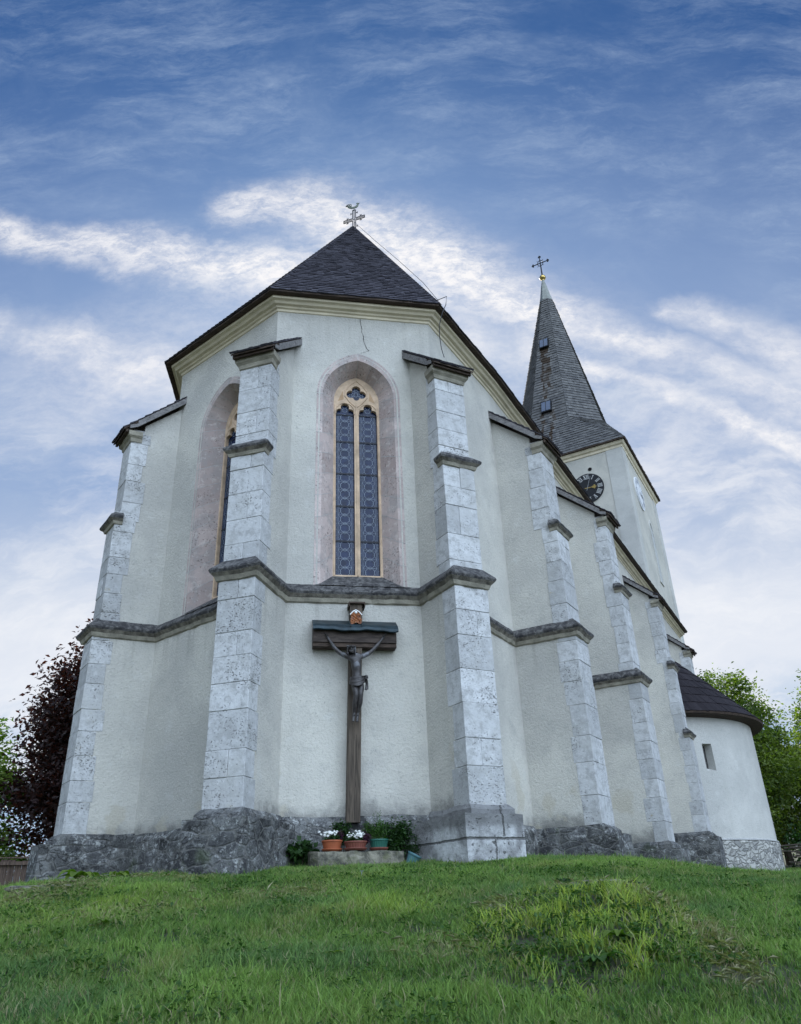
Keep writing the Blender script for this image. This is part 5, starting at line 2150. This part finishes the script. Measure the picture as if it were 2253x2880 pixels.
# brushwood rail in front of the bushes
br = MB()
rg = random.Random(3)
for i in range(16):
    x0, y0 = 17.2 + rg.uniform(0, 2), 40.4 + rg.uniform(-.2, .2)
    z0 = float(ground_z(np.array([x0]), np.array([y0]))[0])
    pts_ = [(x0 + k * .9, y0 + rg.uniform(-.1, .1), z0 + .35 + .05 * i + rg.uniform(-.08, .08)) for k in range(6)]
    br.tube(pts_, [.03, .03, .025, .022, .018, .01], 5)
for i in range(5):
    x0 = 17.4 + i * 1.25
    z0 = float(ground_z(np.array([x0]), np.array([40.4]))[0])
    br.tube([(x0, 40.4, z0 - .2), (x0 + .03, 40.42, z0 + 1.25)], [.05, .04], 6)
tag(br.build('brushwood_fence', M['bark']), 'low brushwood fence in front of the bushes right of the chapel', 'fence')

# board fence at the left edge
fe = thing('board_fence', (-12, 25, 0), 'weathered brown board fence at the left edge below the trees', 'fence')
fb = MB()
rg = random.Random(9)
p0, p1 = Vector((-14.5, 21.0, 0)), Vector((-8.0, 24.0, 0))
L_ = (p1 - p0).length
e_ = (p1 - p0).normalized()
n_ = Vector((e_.y, -e_.x, 0))
s_ = 0
while s_ < L_:
    w_ = rg.uniform(.13, .19)
    p = p0 + e_ * s_
    zt = 1.66 + rg.uniform(-.03, .03) - .03 * s_ / L_ * 3
    fb.box(Vector((p.x, p.y, -.4)) + n_ * rg.uniform(0, .012), e_ * (w_ - .003), n_ * -.022, Vector((0, 0, zt + .4)), 0)
    s_ += w_
fb.build('board', M['wood_fence'], fe)
fr_ = MB()
for z_ in (.55, 1.50):
    fr_.box(p0 + n_ * .03 + Vector((0, 0, z_)), e_ * L_, n_ * .05, Vector((0, 0, .09)))
fr_.box(p0 + n_ * .05 + Vector((0, 0, 1.67)), e_ * L_, n_ * -.1, Vector((0, 0, .03)))
fr_.build('rail', M['wood_fence'], fe)

# ------------------------------------------------------------------ wooden crucifix on the wall
base_c = F_front(1.58, 1.29, -.12)
crux = thing('wayside_crucifix', base_c, 'tall brown wooden cross with sheet metal hood, fixed to the wall below the front window', 'crucifix')


def W(s_, z_, d):
    return F_front(s_, z_, -d)


def lean(z_):
    """the post leans a finger's width to the right towards the top"""
    return .036 * (z_ - 3.1) / 1.8


pm = MB()
for s0, s1, d0, d1 in ((1.488, 1.708, .02, .20),):
    vs = []
    for z_ in (1.29, 4.93):
        l_ = lean(z_)
        vs += [W(s0 + l_, z_, d1), W(s1 + l_, z_, d1), W(s1 + l_, z_, d0), W(s0 + l_, z_, d0)]
    pm.add(vs, [(0, 1, 5, 4), (1, 2, 6, 5), (2, 3, 7, 6), (3, 0, 4, 7), (4, 5, 6, 7), (3, 2, 1, 0)])
# drying split down the lower front
sp_ = [(1.618 + .01 * math.sin(z_ * 3.1) + lean(z_), z_) for z_ in np.arange(1.32, 2.7, .11)]
for (a0, z0), (a1, z1) in zip(sp_, sp_[1:]):
    pm.quad(W(a0 - .003, z0, .202), W(a0 + .003, z0, .202), W(a1 + .003, z1, .202), W(a1 - .003, z1, .202), 1)
post = pm.build('post', [M['wood_post'], M['dark']], crux)
cpm = MB()
cpm.box(W(1.46 + lean(4.9), 4.93, .26), W(1.755, 4.93, .26) - W(1.46, 4.93, .26), W(0, 0, 0) - W(0, 0, .26), Vector((0, 0, .028)))
cpm.box(W(1.46 + lean(4.9), 4.875, .255), W(1.475, 0, .255) - W(1.46, 0, .255), W(0, 0, 0) - W(0, 0, .24), Vector((0, 0, .055)))
cpm.box(W(1.74 + lean(4.9), 4.875, .255), W(1.755, 0, .255) - W(1.74, 0, .255), W(0, 0, 0) - W(0, 0, .24), Vector((0, 0, .055)))
cpm.build('post_cap', M['wood_dark'], crux)
bm_ = MB()
bm_.box(W(.872, 4.205, .25), W(2.338, 4.205, .25) - W(.872, 4.205, .25), W(0, 0, .03) - W(0, 0, .25), Vector((0, 0, .30)))
bm_.box(W(.872, 4.13, .225), W(2.338, 4.13, .225) - W(.872, 4.13, .225), W(0, 0, .03) - W(0, 0, .225), Vector((0, 0, .073)), 1)
beam = bm_.build('crossbeam', [M['wood_beam'], M['wood_dark']], crux)
bevel(beam, .006)
hd = MB()
N_ = 36
prev = None
for i in range(N_ + 1):
    s_ = lerp(.866, 2.362, i / N_)
    wv = .012 * math.sin(i * .33) + .006 * math.sin(i * .9)
    dr = -.012 * i / N_
    prof = [W(s_, 4.68 + dr, .02), W(s_, 4.665 + dr, .07), W(s_, 4.52 + dr + wv * .3, .285), W(s_, 4.46 + dr + wv, .335), W(s_, 4.41 + dr + wv, .345), W(s_, 4.395 + dr + wv, .33), W(s_, 4.44 + dr + wv, .318), W(s_, 4.62 + dr, .06)]
    if prev:
        for k in range(len(prof) - 1):
            hd.quad(prev[k], prof[k], prof[k + 1], prev[k + 1])
    else:
        hd.add(prof, [tuple(range(len(prof)))])
    prev = prof
hd.add(prev, [tuple(reversed(range(len(prev))))])
hood = hd.build('rain_hood', M['hood'], crux)
hood.data.polygons.foreach_set('use_smooth', [True] * len(hood.data.polygons))
hd2 = MB()
for s_ in (1.520, 1.716):
    hd2.tube([W(s_, 4.665, .07), W(s_, 4.53, .28), W(s_, 4.455, .335)], .011, 6)
o = hd2.build('hood_seam', M['hood'], crux)
o.parent = hood
o.location = (0, 0, 0)
# carved and painted title scroll above the hood (no legible letters)
pq = MB()
outl = [(1.535, 4.54), (1.59, 4.555), (1.63, 4.595), (1.665, 4.555), (1.722, 4.545), (1.718, 4.60), (1.70, 4.66), (1.715, 4.72), (1.675, 4.76), (1.62, 4.785), (1.565, 4.76), (1.53, 4.72), (1.545, 4.66), (1.525, 4.60)]
plate(pq, outl, [], W, -.30, -.20, 0)
pq.v = [v for v in pq.v]
plq = MB()
tri = tessellate_polygon([[Vector((a_, b_, 0)) for a_, b_ in outl]])
fr = [W(a_, b_, .245) for a_, b_ in outl]
bk = [W(a_, b_, .20) for a_, b_ in outl]
plq.add(fr, [tuple(k) for k in tri])
for i in range(len(outl)):
    plq.quad(fr[i], fr[(i + 1) % len(outl)], bk[(i + 1) % len(outl)], bk[i])
rg = random.Random(2)
for i in range(34):
    a_, b_ = rg.uniform(1.55, 1.70), rg.uniform(4.585, 4.74)
    plq.tube([W(a_, b_, .243), W(a_ + rg.uniform(-.03, .03), b_ + rg.uniform(-.03, .03), .258), W(a_ + rg.uniform(-.05, .05), b_ + rg.uniform(-.04, .04), .243)], [.008, .012, .006], 5)
plaque = plq.build('title_plaque', M['plaque'], crux)
rgm = MB()
rgm.tube([W(1.518, 4.715, .255), W(1.575, 4.775, .26), W(1.622, 4.80, .26), W(1.675, 4.772, .26), (W(1.728, 4.71, .255))], .011, 6)
rgm.lathe(W(1.622, 4.755, .25), [(.0, .0), (.02, .004), (.026, .016), (.016, .026), (0, .03)], 10, axis=W(0, 0, 1) - W(0, 0, 0))
o = rgm.build('plaque_trim', M['white_paint'], crux)
o.parent = plaque
o.location = (0, 0, 0)

# ---- the cast figure: one skinned body
VERTS, EDGES, RAD = [], [], []


def jv(s_, z_, d, r, par=None, r2=None):
    VERTS.append(tuple(W(s_, z_, d)))
    RAD.append((r, r2 or r))
    if par is not None:
        EDGES.append((par, len(VERTS) - 1))
    return len(VERTS) - 1


hips = jv(1.625, 3.535, .315, .088)
waist = jv(1.622, 3.64, .305, .080, hips)
ribs = jv(1.620, 3.74, .315, .098, waist)
chest = jv(1.605, 3.845, .33, .108, ribs)
upch = jv(1.590, 3.915, .325, .085, chest)
neck = jv(1.562, 3.968, .35, .040, upch)
jaw = jv(1.535, 3.995, .395, .047, neck)
head = jv(1.520, 4.035, .405, .066, jaw)
crown = jv(1.518, 4.088, .39, .058, head)
for sg, pts_ in ((-1, [(1.49, 3.93, .31, .058), (1.445, 3.945, .30, .050), (1.36, 3.985, .295, .043), (1.275, 4.05, .29, .036), (1.205, 4.15, .28, .036), (1.155, 4.235, .27, .023), (1.128, 4.275, .268, .024), (1.108, 4.308, .268, .026)]),
                 (1, [(1.685, 3.93, .31, .058), (1.725, 3.945, .30, .050), (1.81, 3.985, .295, .043), (1.885, 4.04, .29, .036), (1.98, 4.145, .28, .036), (2.055, 4.238, .27, .023), (2.085, 4.28, .268, .024), (2.108, 4.312, .268, .026)])):
    p = upch
    for s_, z_, d, r in pts_:
        p = jv(s_, z_, d, r, p)
    s0, z0, d0 = pts_[-1][:3]
    # four curled fingers of different length and a thumb from the side of the palm
    for k, (off, ln) in enumerate(((-.021, .040), (-.007, .048), (.007, .045), (.020, .034))):
        ux, uz = (-.62 * -sg, .78)
        px, pz = (uz * -sg * -1, -ux * -1)
        b = jv(s0 + px * off + ux * .016, z0 + pz * off * sg + uz * .016, d0 + .004, .0095, p)
        m = jv(s0 + px * off + ux * ln, z0 + pz * off * sg + uz * ln, d0 + .018, .008, b)
        jv(s0 + px * off * .8 + ux * ln * 1.15, z0 + pz * off * .8 * sg + uz * ln * 1.15, d0 + .040, .0065, m)
    tb = jv(s0 - sg * -.020 * -1, z0 - .004, d0 + .020, .0095, p)
    jv(s0 - sg * .022, z0 + .026, d0 + .040, .0075, tb)
for sg, pts_ in ((-1, [(1.568, 3.475, .335, .074), (1.583, 3.375, .375, .064), (1.602, 3.262, .415, .049), (1.588, 3.19, .40, .047), (1.578, 3.11, .375, .047), (1.572, 3.03, .345, .034), (1.570, 2.965, .322, .027), (1.566, 2.915, .330, .030), (1.556, 2.865, .350, .031), (1.548, 2.832, .368, .022)]),
                 (1, [(1.688, 3.475, .335, .074), (1.682, 3.375, .375, .062), (1.668, 3.262, .410, .048), (1.668, 3.19, .395, .046), (1.662, 3.11, .370, .046), (1.646, 3.03, .342, .034), (1.632, 2.965, .320, .027), (1.626, 2.915, .330, .030), (1.618, 2.862, .350, .031), (1.612, 2.826, .368, .022)])):
    p = hips
    for s_, z_, d, r in pts_:
        p = jv(s_, z_, d, r, p)
    s0, z0, d0 = pts_[-1][:3]
    for k in range(4):
        jv(s0 + (k - 1.5) * .012, z0 - .016 + .003 * abs(k - 1), d0 + .012, .008, p)
me = bpy.data.meshes.new('figure')
me.from_pydata(VERTS, EDGES, [])
fig = bpy.data.objects.new('figure', me)
COL.objects.link(fig)
attach(fig, crux)
fig['label'] = 'dark cast figure with loincloth, arms stretched up to the beam'
sk = fig.modifiers.new('skin', 'SKIN')
sk.branch_smoothing = .6
sk.use_smooth_shade = True
for i, r in enumerate(RAD):
    fig.data.skin_vertices[0].data[i].radius = r
    fig.data.skin_vertices[0].data[i].use_root = (i == 0)
ss_ = fig.modifiers.new('subsurf', 'SUBSURF')
ss_.levels = 2
ss_.render_levels = 2
me.materials.append(M['figure'])
# face, hair and crown of thorns
fm = MB()
HC = W(1.520, 4.035, .405)
fwd = (W(1.50, 3.985, .70) - W(1.52, 4.035, .405)).normalized()
lft = fwd.cross(Vector((0, 0, 1))).normalized()
upv = lft.cross(fwd).normalized()


def hp(x_, y_, z_):
    return HC + lft * x_ + fwd * y_ + upv * z_


fm.tube([hp(0, .058, .028), hp(0, .076, .004), hp(0, .068, -.008)], [.007, .012, .009], 7)
for sg in (-1, 1):
    fm.tube([hp(sg * .010, .062, .026), hp(sg * .028, .058, .030), hp(sg * .042, .046, .024)], [.006, .009, .006], 6)
    fm.lathe(hp(sg * .024, .054, .014), [(0, -.008), (.008, -.004), (.009, .003), (0, .009)], 8, axis=fwd)
    fm.tube([hp(sg * .064, .0, .018), hp(sg * .070, -.004, .0), hp(sg * .064, .004, -.016)], [.008, .011, .007], 6)
fm.tube([hp(-.020, .056, -.026), hp(0, .066, -.024), hp(.020, .056, -.026)], [.005, .009, .005], 6)
fm.tube([hp(-.035, .040, -.035), hp(0, .060, -.048), hp(.035, .040, -.035)], [.012, .020, .012], 7)
o = fm.build('face', M['figure'], crux, smooth=True)
o.parent = fig
o.location = (0, 0, 0)
hm2 = MB()
rg = random.Random(8)
for i in range(46):
    a_ = rg.uniform(R(20), R(340))
    x0, y0 = math.sin(a_) * .062, math.cos(a_) * .058
    if y0 > .03:
        continue
    hm2.tube([hp(x0 * .6, y0 * .6, .060), hp(x0 * 1.05, y0 * 1.05, .03), hp(x0 * 1.15, y0 * 1.1, -.02), hp(x0 * 1.05 + rg.uniform(-.01, .01), y0 * 1.05, -.07 - rg.uniform(0, .03))], [.014, .013, .012, .006], 5)
for k in range(3):
    ring_ = []
    for i in range(25):
        a_ = 2 * math.pi * i / 24
        w_ = .006 * math.sin(i * 2.1 + k * 2)
        ring_.append(hp((.070 + w_) * math.sin(a_), (.066 + w_) * math.cos(a_), .043 + .008 * math.cos(i * 1.9 + k * 2.1)))
    hm2.tube(ring_, .008, 5, caps=False)
for i in range(16):
    a_ = rg.uniform(0, 2 * math.pi)
    hm2.tube([hp(.070 * math.sin(a_), .068 * math.cos(a_), .043), hp(.098 * math.sin(a_ + .2), .092 * math.cos(a_ + .2), .05 + rg.uniform(-.02, .03))], [.005, .001], 4)
o = hm2.build('hair_and_thorn_crown', M['figure'], crux, smooth=True)
o.parent = fig
o.location = (0, 0, 0)
# loincloth with folds, knot and hanging end
lcm = MB()
NA, NR = 40, 11
rowsv = []
for j in range(NR):
    f = j / (NR - 1)
    row = []
    for i in range(NA):
        a_ = 2 * math.pi * i / NA
        front = max(0, math.cos(a_))
        z_ = lerp(3.585 - .020 * front + .010 * math.sin(a_), 3.475 - .085 * front ** 1.4 + .02 * math.sin(a_), f)
        fold = .007 * math.sin(f * 15 + 2.2 * math.sin(a_)) * (.3 + front)
        rx = lerp(.122, .140, f) + fold
        ry = lerp(.106, .122, f) + fold + .025 * f * front
        row.append(W(1.627 + rx * math.sin(a_), z_, .325 + ry * math.cos(a_)))
    rowsv.append(row)
flat = [p for r in rowsv for p in r]
lcm.add(flat, [(j * NA + i, j * NA + (i + 1) % NA, (j + 1) * NA + (i + 1) % NA, (j + 1) * NA + i) for j in range(NR - 1) for i in range(NA)])
for a_, b_, c_, r in ((1.768, 3.575, .37, .028), (1.785, 3.555, .385, .024), (1.770, 3.535, .375, .027), (1.79, 3.58, .36, .020)):
    lcm.lathe(W(a_, b_, c_), [(0, -r), (r * .7, -r * .7), (r, 0), (r * .7, r * .7), (0, r)], 10)
for q in range(3):
    lcm.tube([W(1.765 + q * .008, 3.53, .37 + q * .008), W(1.775 + q * .008, 3.45, .365 + q * .006), W(1.772 + q * .012, 3.39, .36), W(1.765 + q * .014, 3.345 + q * .008, .358)], [.012, .016, .016, .019], 7)
o = lcm.build('loincloth', M['figure'], crux, smooth=True)
o.parent = fig
o.location = (0, 0, 0)
# nails through feet and hands
for a_, b_, c_ in ((1.567, 2.925, .352), (1.627, 2.925, .352), (1.112, 4.300, .290), (2.104, 4.304, .290)):
    nl = MB()
    nl.lathe(W(a_, b_, c_), [(0, .016), (.011, .012), (.011, .004), (.004, 0), (.004, -.04)], 8, axis=W(0, 0, 1) - W(0, 0, 0))
    nl.build('nail', M['dark'], crux)

# ------------------------------------------------------------------ stone ledge with flower pots
sb = MB()
nb = 12
o_ = [(.86, .66), (.98, .74), (1.6, .77), (2.16, .75), (2.275, .68), (2.285, .13), (.85, .13)]
sb.prism([P2(*W(a_, 0, d_).xy) for a_, d_ in o_], .42, .845)
ledge_stone = sb.build('stone_block', M['rock'])
roughen(ledge_stone, .05, .05, 3.2, 3)
tag(ledge_stone, 'rough mossy stone block at the foot of the cross carrying the flower pots', 'stone block')


def flowerheads(centers, n, r, name, mat, parent, spread, seed):
    rg = np.random.default_rng(seed)
    fmh = MB()
    for c in centers:
        for _ in range(n):
            p = Vector(c) + Vector(rg.normal(size=3) * np.array(spread))
            d = Vector((rg.normal() * .5, -.7 + rg.normal() * .3, .8)).normalized()
            x = d.orthogonal().normalized()
            y = d.cross(x)
            k = 11
            rr_ = r * rg.uniform(.75, 1.2)
            for q in range(k):
                a0 = 2 * math.pi * q / k + rg.uniform(-.1, .1)
                a1 = a0 + .30
                am = a0 + .15
                fmh.add([p, p + (x * math.cos(a0) + y * math.sin(a0)) * rr_ * .75 + d * .004, p + (x * math.cos(am) + y * math.sin(am)) * rr_ - d * .003, p + (x * math.cos(a1) + y * math.sin(a1)) * rr_ * .75 + d * .004], [(0, 1, 2, 3)], 0)
            fmh.lathe(p, [(.0, -.002), (rr_ * .32, .003), (rr_ * .2, .009), (0, .011)], 7, 0, axis=d)
    return fmh.build(name, mat, parent)


def cloud_pts(rg, c, rad, n):
    q = rg.normal(size=(n, 3))
    q /= np.linalg.norm(q, axis=1)[:, None]
    q *= (rg.random(n) ** .45)[:, None]
    return np.array(c) + q * np.array(rad)


def pot(name, s_, d_, r, h, z0, matp, mats_, label, flute=.0, sauc=True, seed=1, saucer_mat=None):
    c = W(s_, z0, d_)
    t = thing(name, c, label, 'potted plant', 'planted pots on the stone block')
    pb_ = MB()
    zb0 = .028 if sauc else 0
    pb_.lathe(c, [(r * .78, zb0), (r * .84, zb0 + h * .35), (r * .93, zb0 + h * .80)], 48, flute=flute)
    pb_.lathe(c, [(r * .93, zb0 + h * .80), (r * .99, zb0 + h * .82), (r, zb0 + h * .90), (r * .99, zb0 + h), (r * .90, zb0 + h), (r * .86, zb0 + h * .82), (0, zb0 + h * .80)], 48)
    pb_.build('pot', matp, t, smooth=False)
    if sauc:
        sm = MB()
        sm.lathe(c, [(0, .0), (r * .82, .0), (r * .97, .026), (r * .99, .036), (r * .93, .036), (r * .8, .012), (0, .012)], 40)
        sm.build('saucer', saucer_mat or matp, t, smooth=True)
    return t, c, zb0 + h


rgp = np.random.default_rng(4)
t1, c1, h1 = pot('flower_pot', 1.195, .55, .160, .125, .852, M['terracotta'], None, 'round orange terracotta pot of white chrysanthemums, nearest the left end of the stone block', seed=1)
leaf_mesh('foliage', cloud_pts(rgp, c1 + Vector((0, 0, h1 + .035)), (.13, .12, .075), 420), .045, M['leaf_dark'], t1, seed=2)
flowerheads([c1 + Vector((-.03, -.05, h1 + .105)), c1 + Vector((.045, -.03, h1 + .095)), c1 + Vector((-.08, -.02, h1 + .085))], 17, .021, 'blossoms', M['petal'], t1, (.038, .03, .018), 3)
leaf_mesh('heather_sprigs', cloud_pts(rgp, c1 + Vector((.12, .03, h1 + .06)), (.055, .06, .085), 260), .03, M['heather'], t1, seed=4, up=0)
t2, c2, h2 = pot('flower_pot', 1.545, .60, .178, .100, .852, M['brown_pot'], None, 'wide reddish brown pot with white chrysanthemums and purple heather, middle of the stone block', flute=.012, seed=2)
leaf_mesh('foliage', cloud_pts(rgp, c2 + Vector((-.02, 0, h2 + .035)), (.13, .10, .075), 420), .045, M['leaf_dark'], t2, seed=5)
flowerheads([c2 + Vector((-.085, -.04, h2 + .085))], 13, .018, 'blossoms', M['petal'], t2, (.030, .025, .016), 6)
flowerheads([c2 + Vector((.04, -.05, h2 + .105)), c2 + Vector((.085, -.03, h2 + .115)), c2 + Vector((.05, -.06, h2 + .075))], 14, .021, 'blossoms', M['petal'], t2, (.035, .028, .018), 7)
leaf_mesh('heather_sprigs', cloud_pts(rgp, c2 + Vector((.17, .02, h2 + .045)), (.06, .07, .075), 300), .03, M['heather'], t2, seed=8, up=0)
t3, c3, h3 = pot('flower_pot', 1.905, .56, .148, .125, .852, M['green_pot'], None, 'dark green fluted pot with a tall upright herb, on a brown saucer', flute=.02, seed=3, saucer_mat=M['brown_pot'])
hp_ = []
hd_ = []
for i in range(16):
    bx = c3 + Vector((rgp.normal() * .06, rgp.normal() * .05, h3 - .02))
    ln = rgp.uniform(.12, .24) if i > 3 else rgp.uniform(.36, .42)
    tl = Vector((rgp.normal() * .10 - (.10 if i < 4 else 0), rgp.normal() * .08, 1)).normalized()
    for q in range(int(ln / .008)):
        p = bx + tl * (q * .008 + .02)
        hp_.append(p)
        hd_.append((rgp.normal(), rgp.normal(), .5))
leaf_mesh('foliage', np.array(hp_), .028, M['leaf_mid'], t3, seed=9, dirs=np.array(hd_), ratio=.3)
# the tipped-over teal pot
tpm = MB()
axp = Vector((.46, -.12, .88)).normalized()
cpt = W(2.345, .60, .66)
tpm.lathe(cpt, [(0, -.02), (.062, -.02), (.078, .05), (.098, .17), (.11, .185), (.112, .20), (.10, .202), (.09, .17), (.06, .0), (0, 0)], 40, flute=.008, axis=axp)
tp_ = tpm.build('empty_pot', M['teal_pot'])
tag(tp_, 'empty pale teal plastic pot leaning against the right end of the stone block', 'flower pot')


def bush(name, c, rad, n, size, mat, label, seed, tn=None, ratio=.5, up=.35, group=None, stems=6):
    rg = np.random.default_rng(seed)
    g = float(ground_z(np.array([c[0]]), np.array([c[1]]))[0])
    t = thing(name, (c[0], c[1], g), label, 'plant', group)
    k = max(5, n // 28)
    cl = cloud_pts(rg, c, np.array(rad) * .85, k)
    pts = np.repeat(cl, 28, 0) + rg.normal(size=(k * 28, 3)) * np.array(rad) * .17
    leaf_mesh('foliage', pts, size, mat, t, np.repeat(rg.uniform(.15, .85, k), 28), seed=seed, ratio=ratio, up=up)
    sm = MB()
    for i in range(stems):
        e = Vector(cl[i % k])
        b0 = Vector((c[0] + rg.normal() * rad[0] * .2, c[1] + rg.normal() * rad[1] * .2, g - .03))
        sm.tube([b0, b0.lerp(e, .5) + Vector((0, 0, .05)), e], [.010, .007, .003], 5)
    sm.build('stem', M['bark'], t)
    return t


bush('shrub', tuple(W(1.36, 1.13, .22)), (.17, .10, .20), 900, .055, M['leaf_dark'], 'dark leafy shrub behind the orange pot, left of the cross post', 21)
bush('shrub', tuple(W(2.22, 1.06, .36)), (.29, .18, .28), 1900, .055, M['leaf_dark'], 'dense dark shrub on the right end of the stone block beside the green pot', 22)
bush('shrub', tuple(W(2.44, .92, .36)), (.15, .14, .24), 800, .03, M['leaf_dark'], 'small fine-leaved dark shrub against the plinth above the leaning teal pot', 23)
bush('shrub', tuple(W(1.90, 1.16, .25)), (.20, .09, .16), 700, .05, M['leaf_mid'], 'light feathery plant behind the green pot, right of the cross post', 24, ratio=.35)
bush('creeper', tuple(W(.76, .86, .34)), (.20, .16, .18), 620, .09, M['leaf_dark'], 'broad-leaved dark plant left of the stone block against the plinth', 25, ratio=.8)


# ------------------------------------------------------------------ rosettes, stones and weeds on the bank
def rosette(name, x, y, n, ln, wd, mat, label, seed, rise=.6):
    rg = np.random.default_rng(seed)
    z = float(ground_z(np.array([x]), np.array([y]))[0]) + .03
    mb = MB()
    for i in range(n):
        a = 2 * math.pi * i / n + rg.uniform(-.4, .4)
        L = ln * rg.uniform(.6, 1.15)
        w = wd * rg.uniform(.7, 1.2)
        d = Vector((math.cos(a), math.sin(a), 0))
        sd_ = Vector((-d.y, d.x, 0))
        r_ = rise * rg.uniform(.5, 1.2)
        k = 6
        rows_ = []
        for q in range(k + 1):
            f = q / k
            c_ = Vector((x, y, z)) + d * L * f + Vector((0, 0, L * (r_ * f - r_ * .9 * f * f) + .005))
            ww = w * math.sin(math.pi * min(1, f * .86 + .10)) ** .8 * (1 + .12 * math.sin(q * 5 + i))
            rows_.append((c_ - sd_ * ww + Vector((0, 0, ww * .25)), c_, c_ + sd_ * ww + Vector((0, 0, ww * .25))))
        tn = rg.uniform(.1, .95)
        for q in range(k):
            a0, b0, c0 = rows_[q]
            a1, b1, c1 = rows_[q + 1]
            mb.add([a0, b0, b1, a1, c0, c1], [(0, 1, 2, 3), (1, 4, 5, 2)], 0, tn)
    o_ = mb.build(name, mat)
    return tag(o_, label, 'plant')


rosette('leafy_weed', -4.62, 11.75, 11, .34, .075, M['leaf_lime'], 'bright broad-leaved weed on the left hump in front of the corner plinth', 31, 1.5)
rosette('leafy_weed', -4.05, 11.55, 8, .22, .05, M['leaf_lime'], 'smaller bright weed just right of the broad-leaved one by the left plinth', 32, 1.2)
rosette('dock_plant', 1.42, 6.15, 12, .20, .036, M['leaf_lime'], 'bright green dock rosette in the middle of the worn bank on the right', 33, .8)
rosette('dock_plant', 1.18, 5.85, 10, .19, .036, M['leaf_mid'], 'darker dock rosette at the foot of the worn bank', 34, .9)
rosette('rhubarb_plant', 2.10, 8.75, 9, .22, .065, M['leaf_dark'], 'dark round-leaved plant beside the flat stone on the right hump', 35, .9)
rosette('rhubarb_plant', 1.62, 9.35, 6, .15, .05, M['leaf_dark'], 'small dark leaf tuft above the flat stone on the right hump', 36, .9)
rosette('leafy_weed', -2.85, 8.0, 8, .16, .028, M['leaf_lime'], 'pale weed rosette alone on the lower left slope', 37, .8)
rosette('leafy_weed', -.62, 6.6, 8, .10, .02, M['leaf_lime'], 'small pale weed in the middle of the slope below the cross', 38, .8)


def stone(x, y, r, h, label, seed):
    import bmesh
    bm = bmesh.new()
    bmesh.ops.create_icosphere(bm, subdivisions=4, radius=1)
    from mathutils import noise
    z = float(ground_z(np.array([x]), np.array([y]))[0])
    for v in bm.verts:
        q = v.co.copy()
        k = 1 + .35 * noise.noise(q * 1.3 + Vector((seed, 0, 0))) + .12 * noise.noise(q * 4 + Vector((0, seed, 0)))
        v.co = Vector((x + q.x * r[0] * k, y + q.y * r[1] * k, z + h + max(-.7, min(.55, q.z)) * r[2] * k))
    me_ = bpy.data.meshes.new('field_stone')
    bm.to_mesh(me_)
    bm.free()
    me_.materials.append(M['rock'])
    o_ = bpy.data.objects.new('field_stone', me_)
    COL.objects.link(o_)
    tag(o_, label, 'stone')


stone(1.82, 8.70, (.27, .15, .10), .035, 'flat grey stone slab showing through the grass on top of the right hump', 1.3)
stone(.72, 7.86, (.09, .08, .07), .025, 'small grey stone in the grass left of the worn bank', 4.1)
stone(2.04, 7.95, (.09, .20, .07), .03, 'narrow earthy stone on the worn bank below the flat slab', 7.7)
stone(-4.45, 10.35, (.42, .16, .06), .03, 'low weathered stone half buried in dry grass on the left hump', 9.9)


def build_weeds():
    rg = np.random.default_rng(17)
    P_ = []
    sz = []
    n0 = 14000
    x = rg.uniform(-4.6, 4.6, n0)
    y = rg.uniform(4.2, 11.8, n0)
    den = .07 + .85 * patch_mask(x, y) * (y < 8.2) + .45 * np.clip((fbm(x * 1.5, y * 1.5, 71, 3) - .5) * 5, 0, 1)
    ok = (rg.random(n0) < den) & ~inside_church(x, y) & (np.abs(x) < .5 * y)
    x, y = x[ok], y[ok]
    z = ground_z(x, y)
    k = 7
    pts = np.repeat(np.stack([x, y, z + .02], 1), k, 0)
    pts[:, :2] += rg.normal(size=(len(pts), 2)) * .035
    pts[:, 2] += rg.uniform(.0, .05, len(pts))
    o_ = leaf_mesh('ground_cover', pts, .042, M['leaf_mid'], None, seed=18, ratio=.55, up=1.0)
    o_['kind'] = 'stuff'
    o_['label'] = 'low clover and dandelion leaves scattered through the lawn'
    # straw lying on the worn bank
    n1 = 15000
    x = rg.uniform(-5.2, 3.2, n1 * 6)
    y = rg.uniform(4.6, 12, n1 * 6)
    ok = rg.random(len(x)) < dry_mask(x, y) ** 1.3 * .9
    x, y = x[ok], y[ok]
    z = ground_z(x, y) + rg.uniform(.01, .07, len(x))
    an = rg.normal(1.9, .9, len(x))
    dr = np.stack([np.cos(an), np.sin(an), rg.normal(0, .15, len(x))], 1)
    o_ = leaf_mesh('straw', np.stack([x, y, z], 1), .11, M['straw'], None, seed=19, ratio=.022, dirs=dr, up=1.2)
    o_['kind'] = 'stuff'
    o_['label'] = 'dry straw lying on the worn bank and on the left hump'


build_weeds()
cr2 = MB()
pz = float(ground_z(np.array([-.66]), np.array([10.67]))[0])
for q in range(6):
    a = q * math.pi / 3
    cr2.add([(-.66, 10.67, pz + .07), (-.66 + .022 * math.cos(a - .4), 10.67 + .022 * math.sin(a - .4), pz + .085), (-.66 + .032 * math.cos(a), 10.67 + .032 * math.sin(a), pz + .09), (-.66 + .022 * math.cos(a + .4), 10.67 + .022 * math.sin(a + .4), pz + .085)], [(0, 1, 2, 3)])
cr2.tube([(-.66, 10.67, pz - .02), (-.66, 10.67, pz + .07)], .003, 4)
tag(cr2.build('crocus', simple('lilac_petal', (.45, .42, .75), .6, .1, 9, bstr=0)), 'single pale lilac crocus in the lawn below the stone block', 'flower')
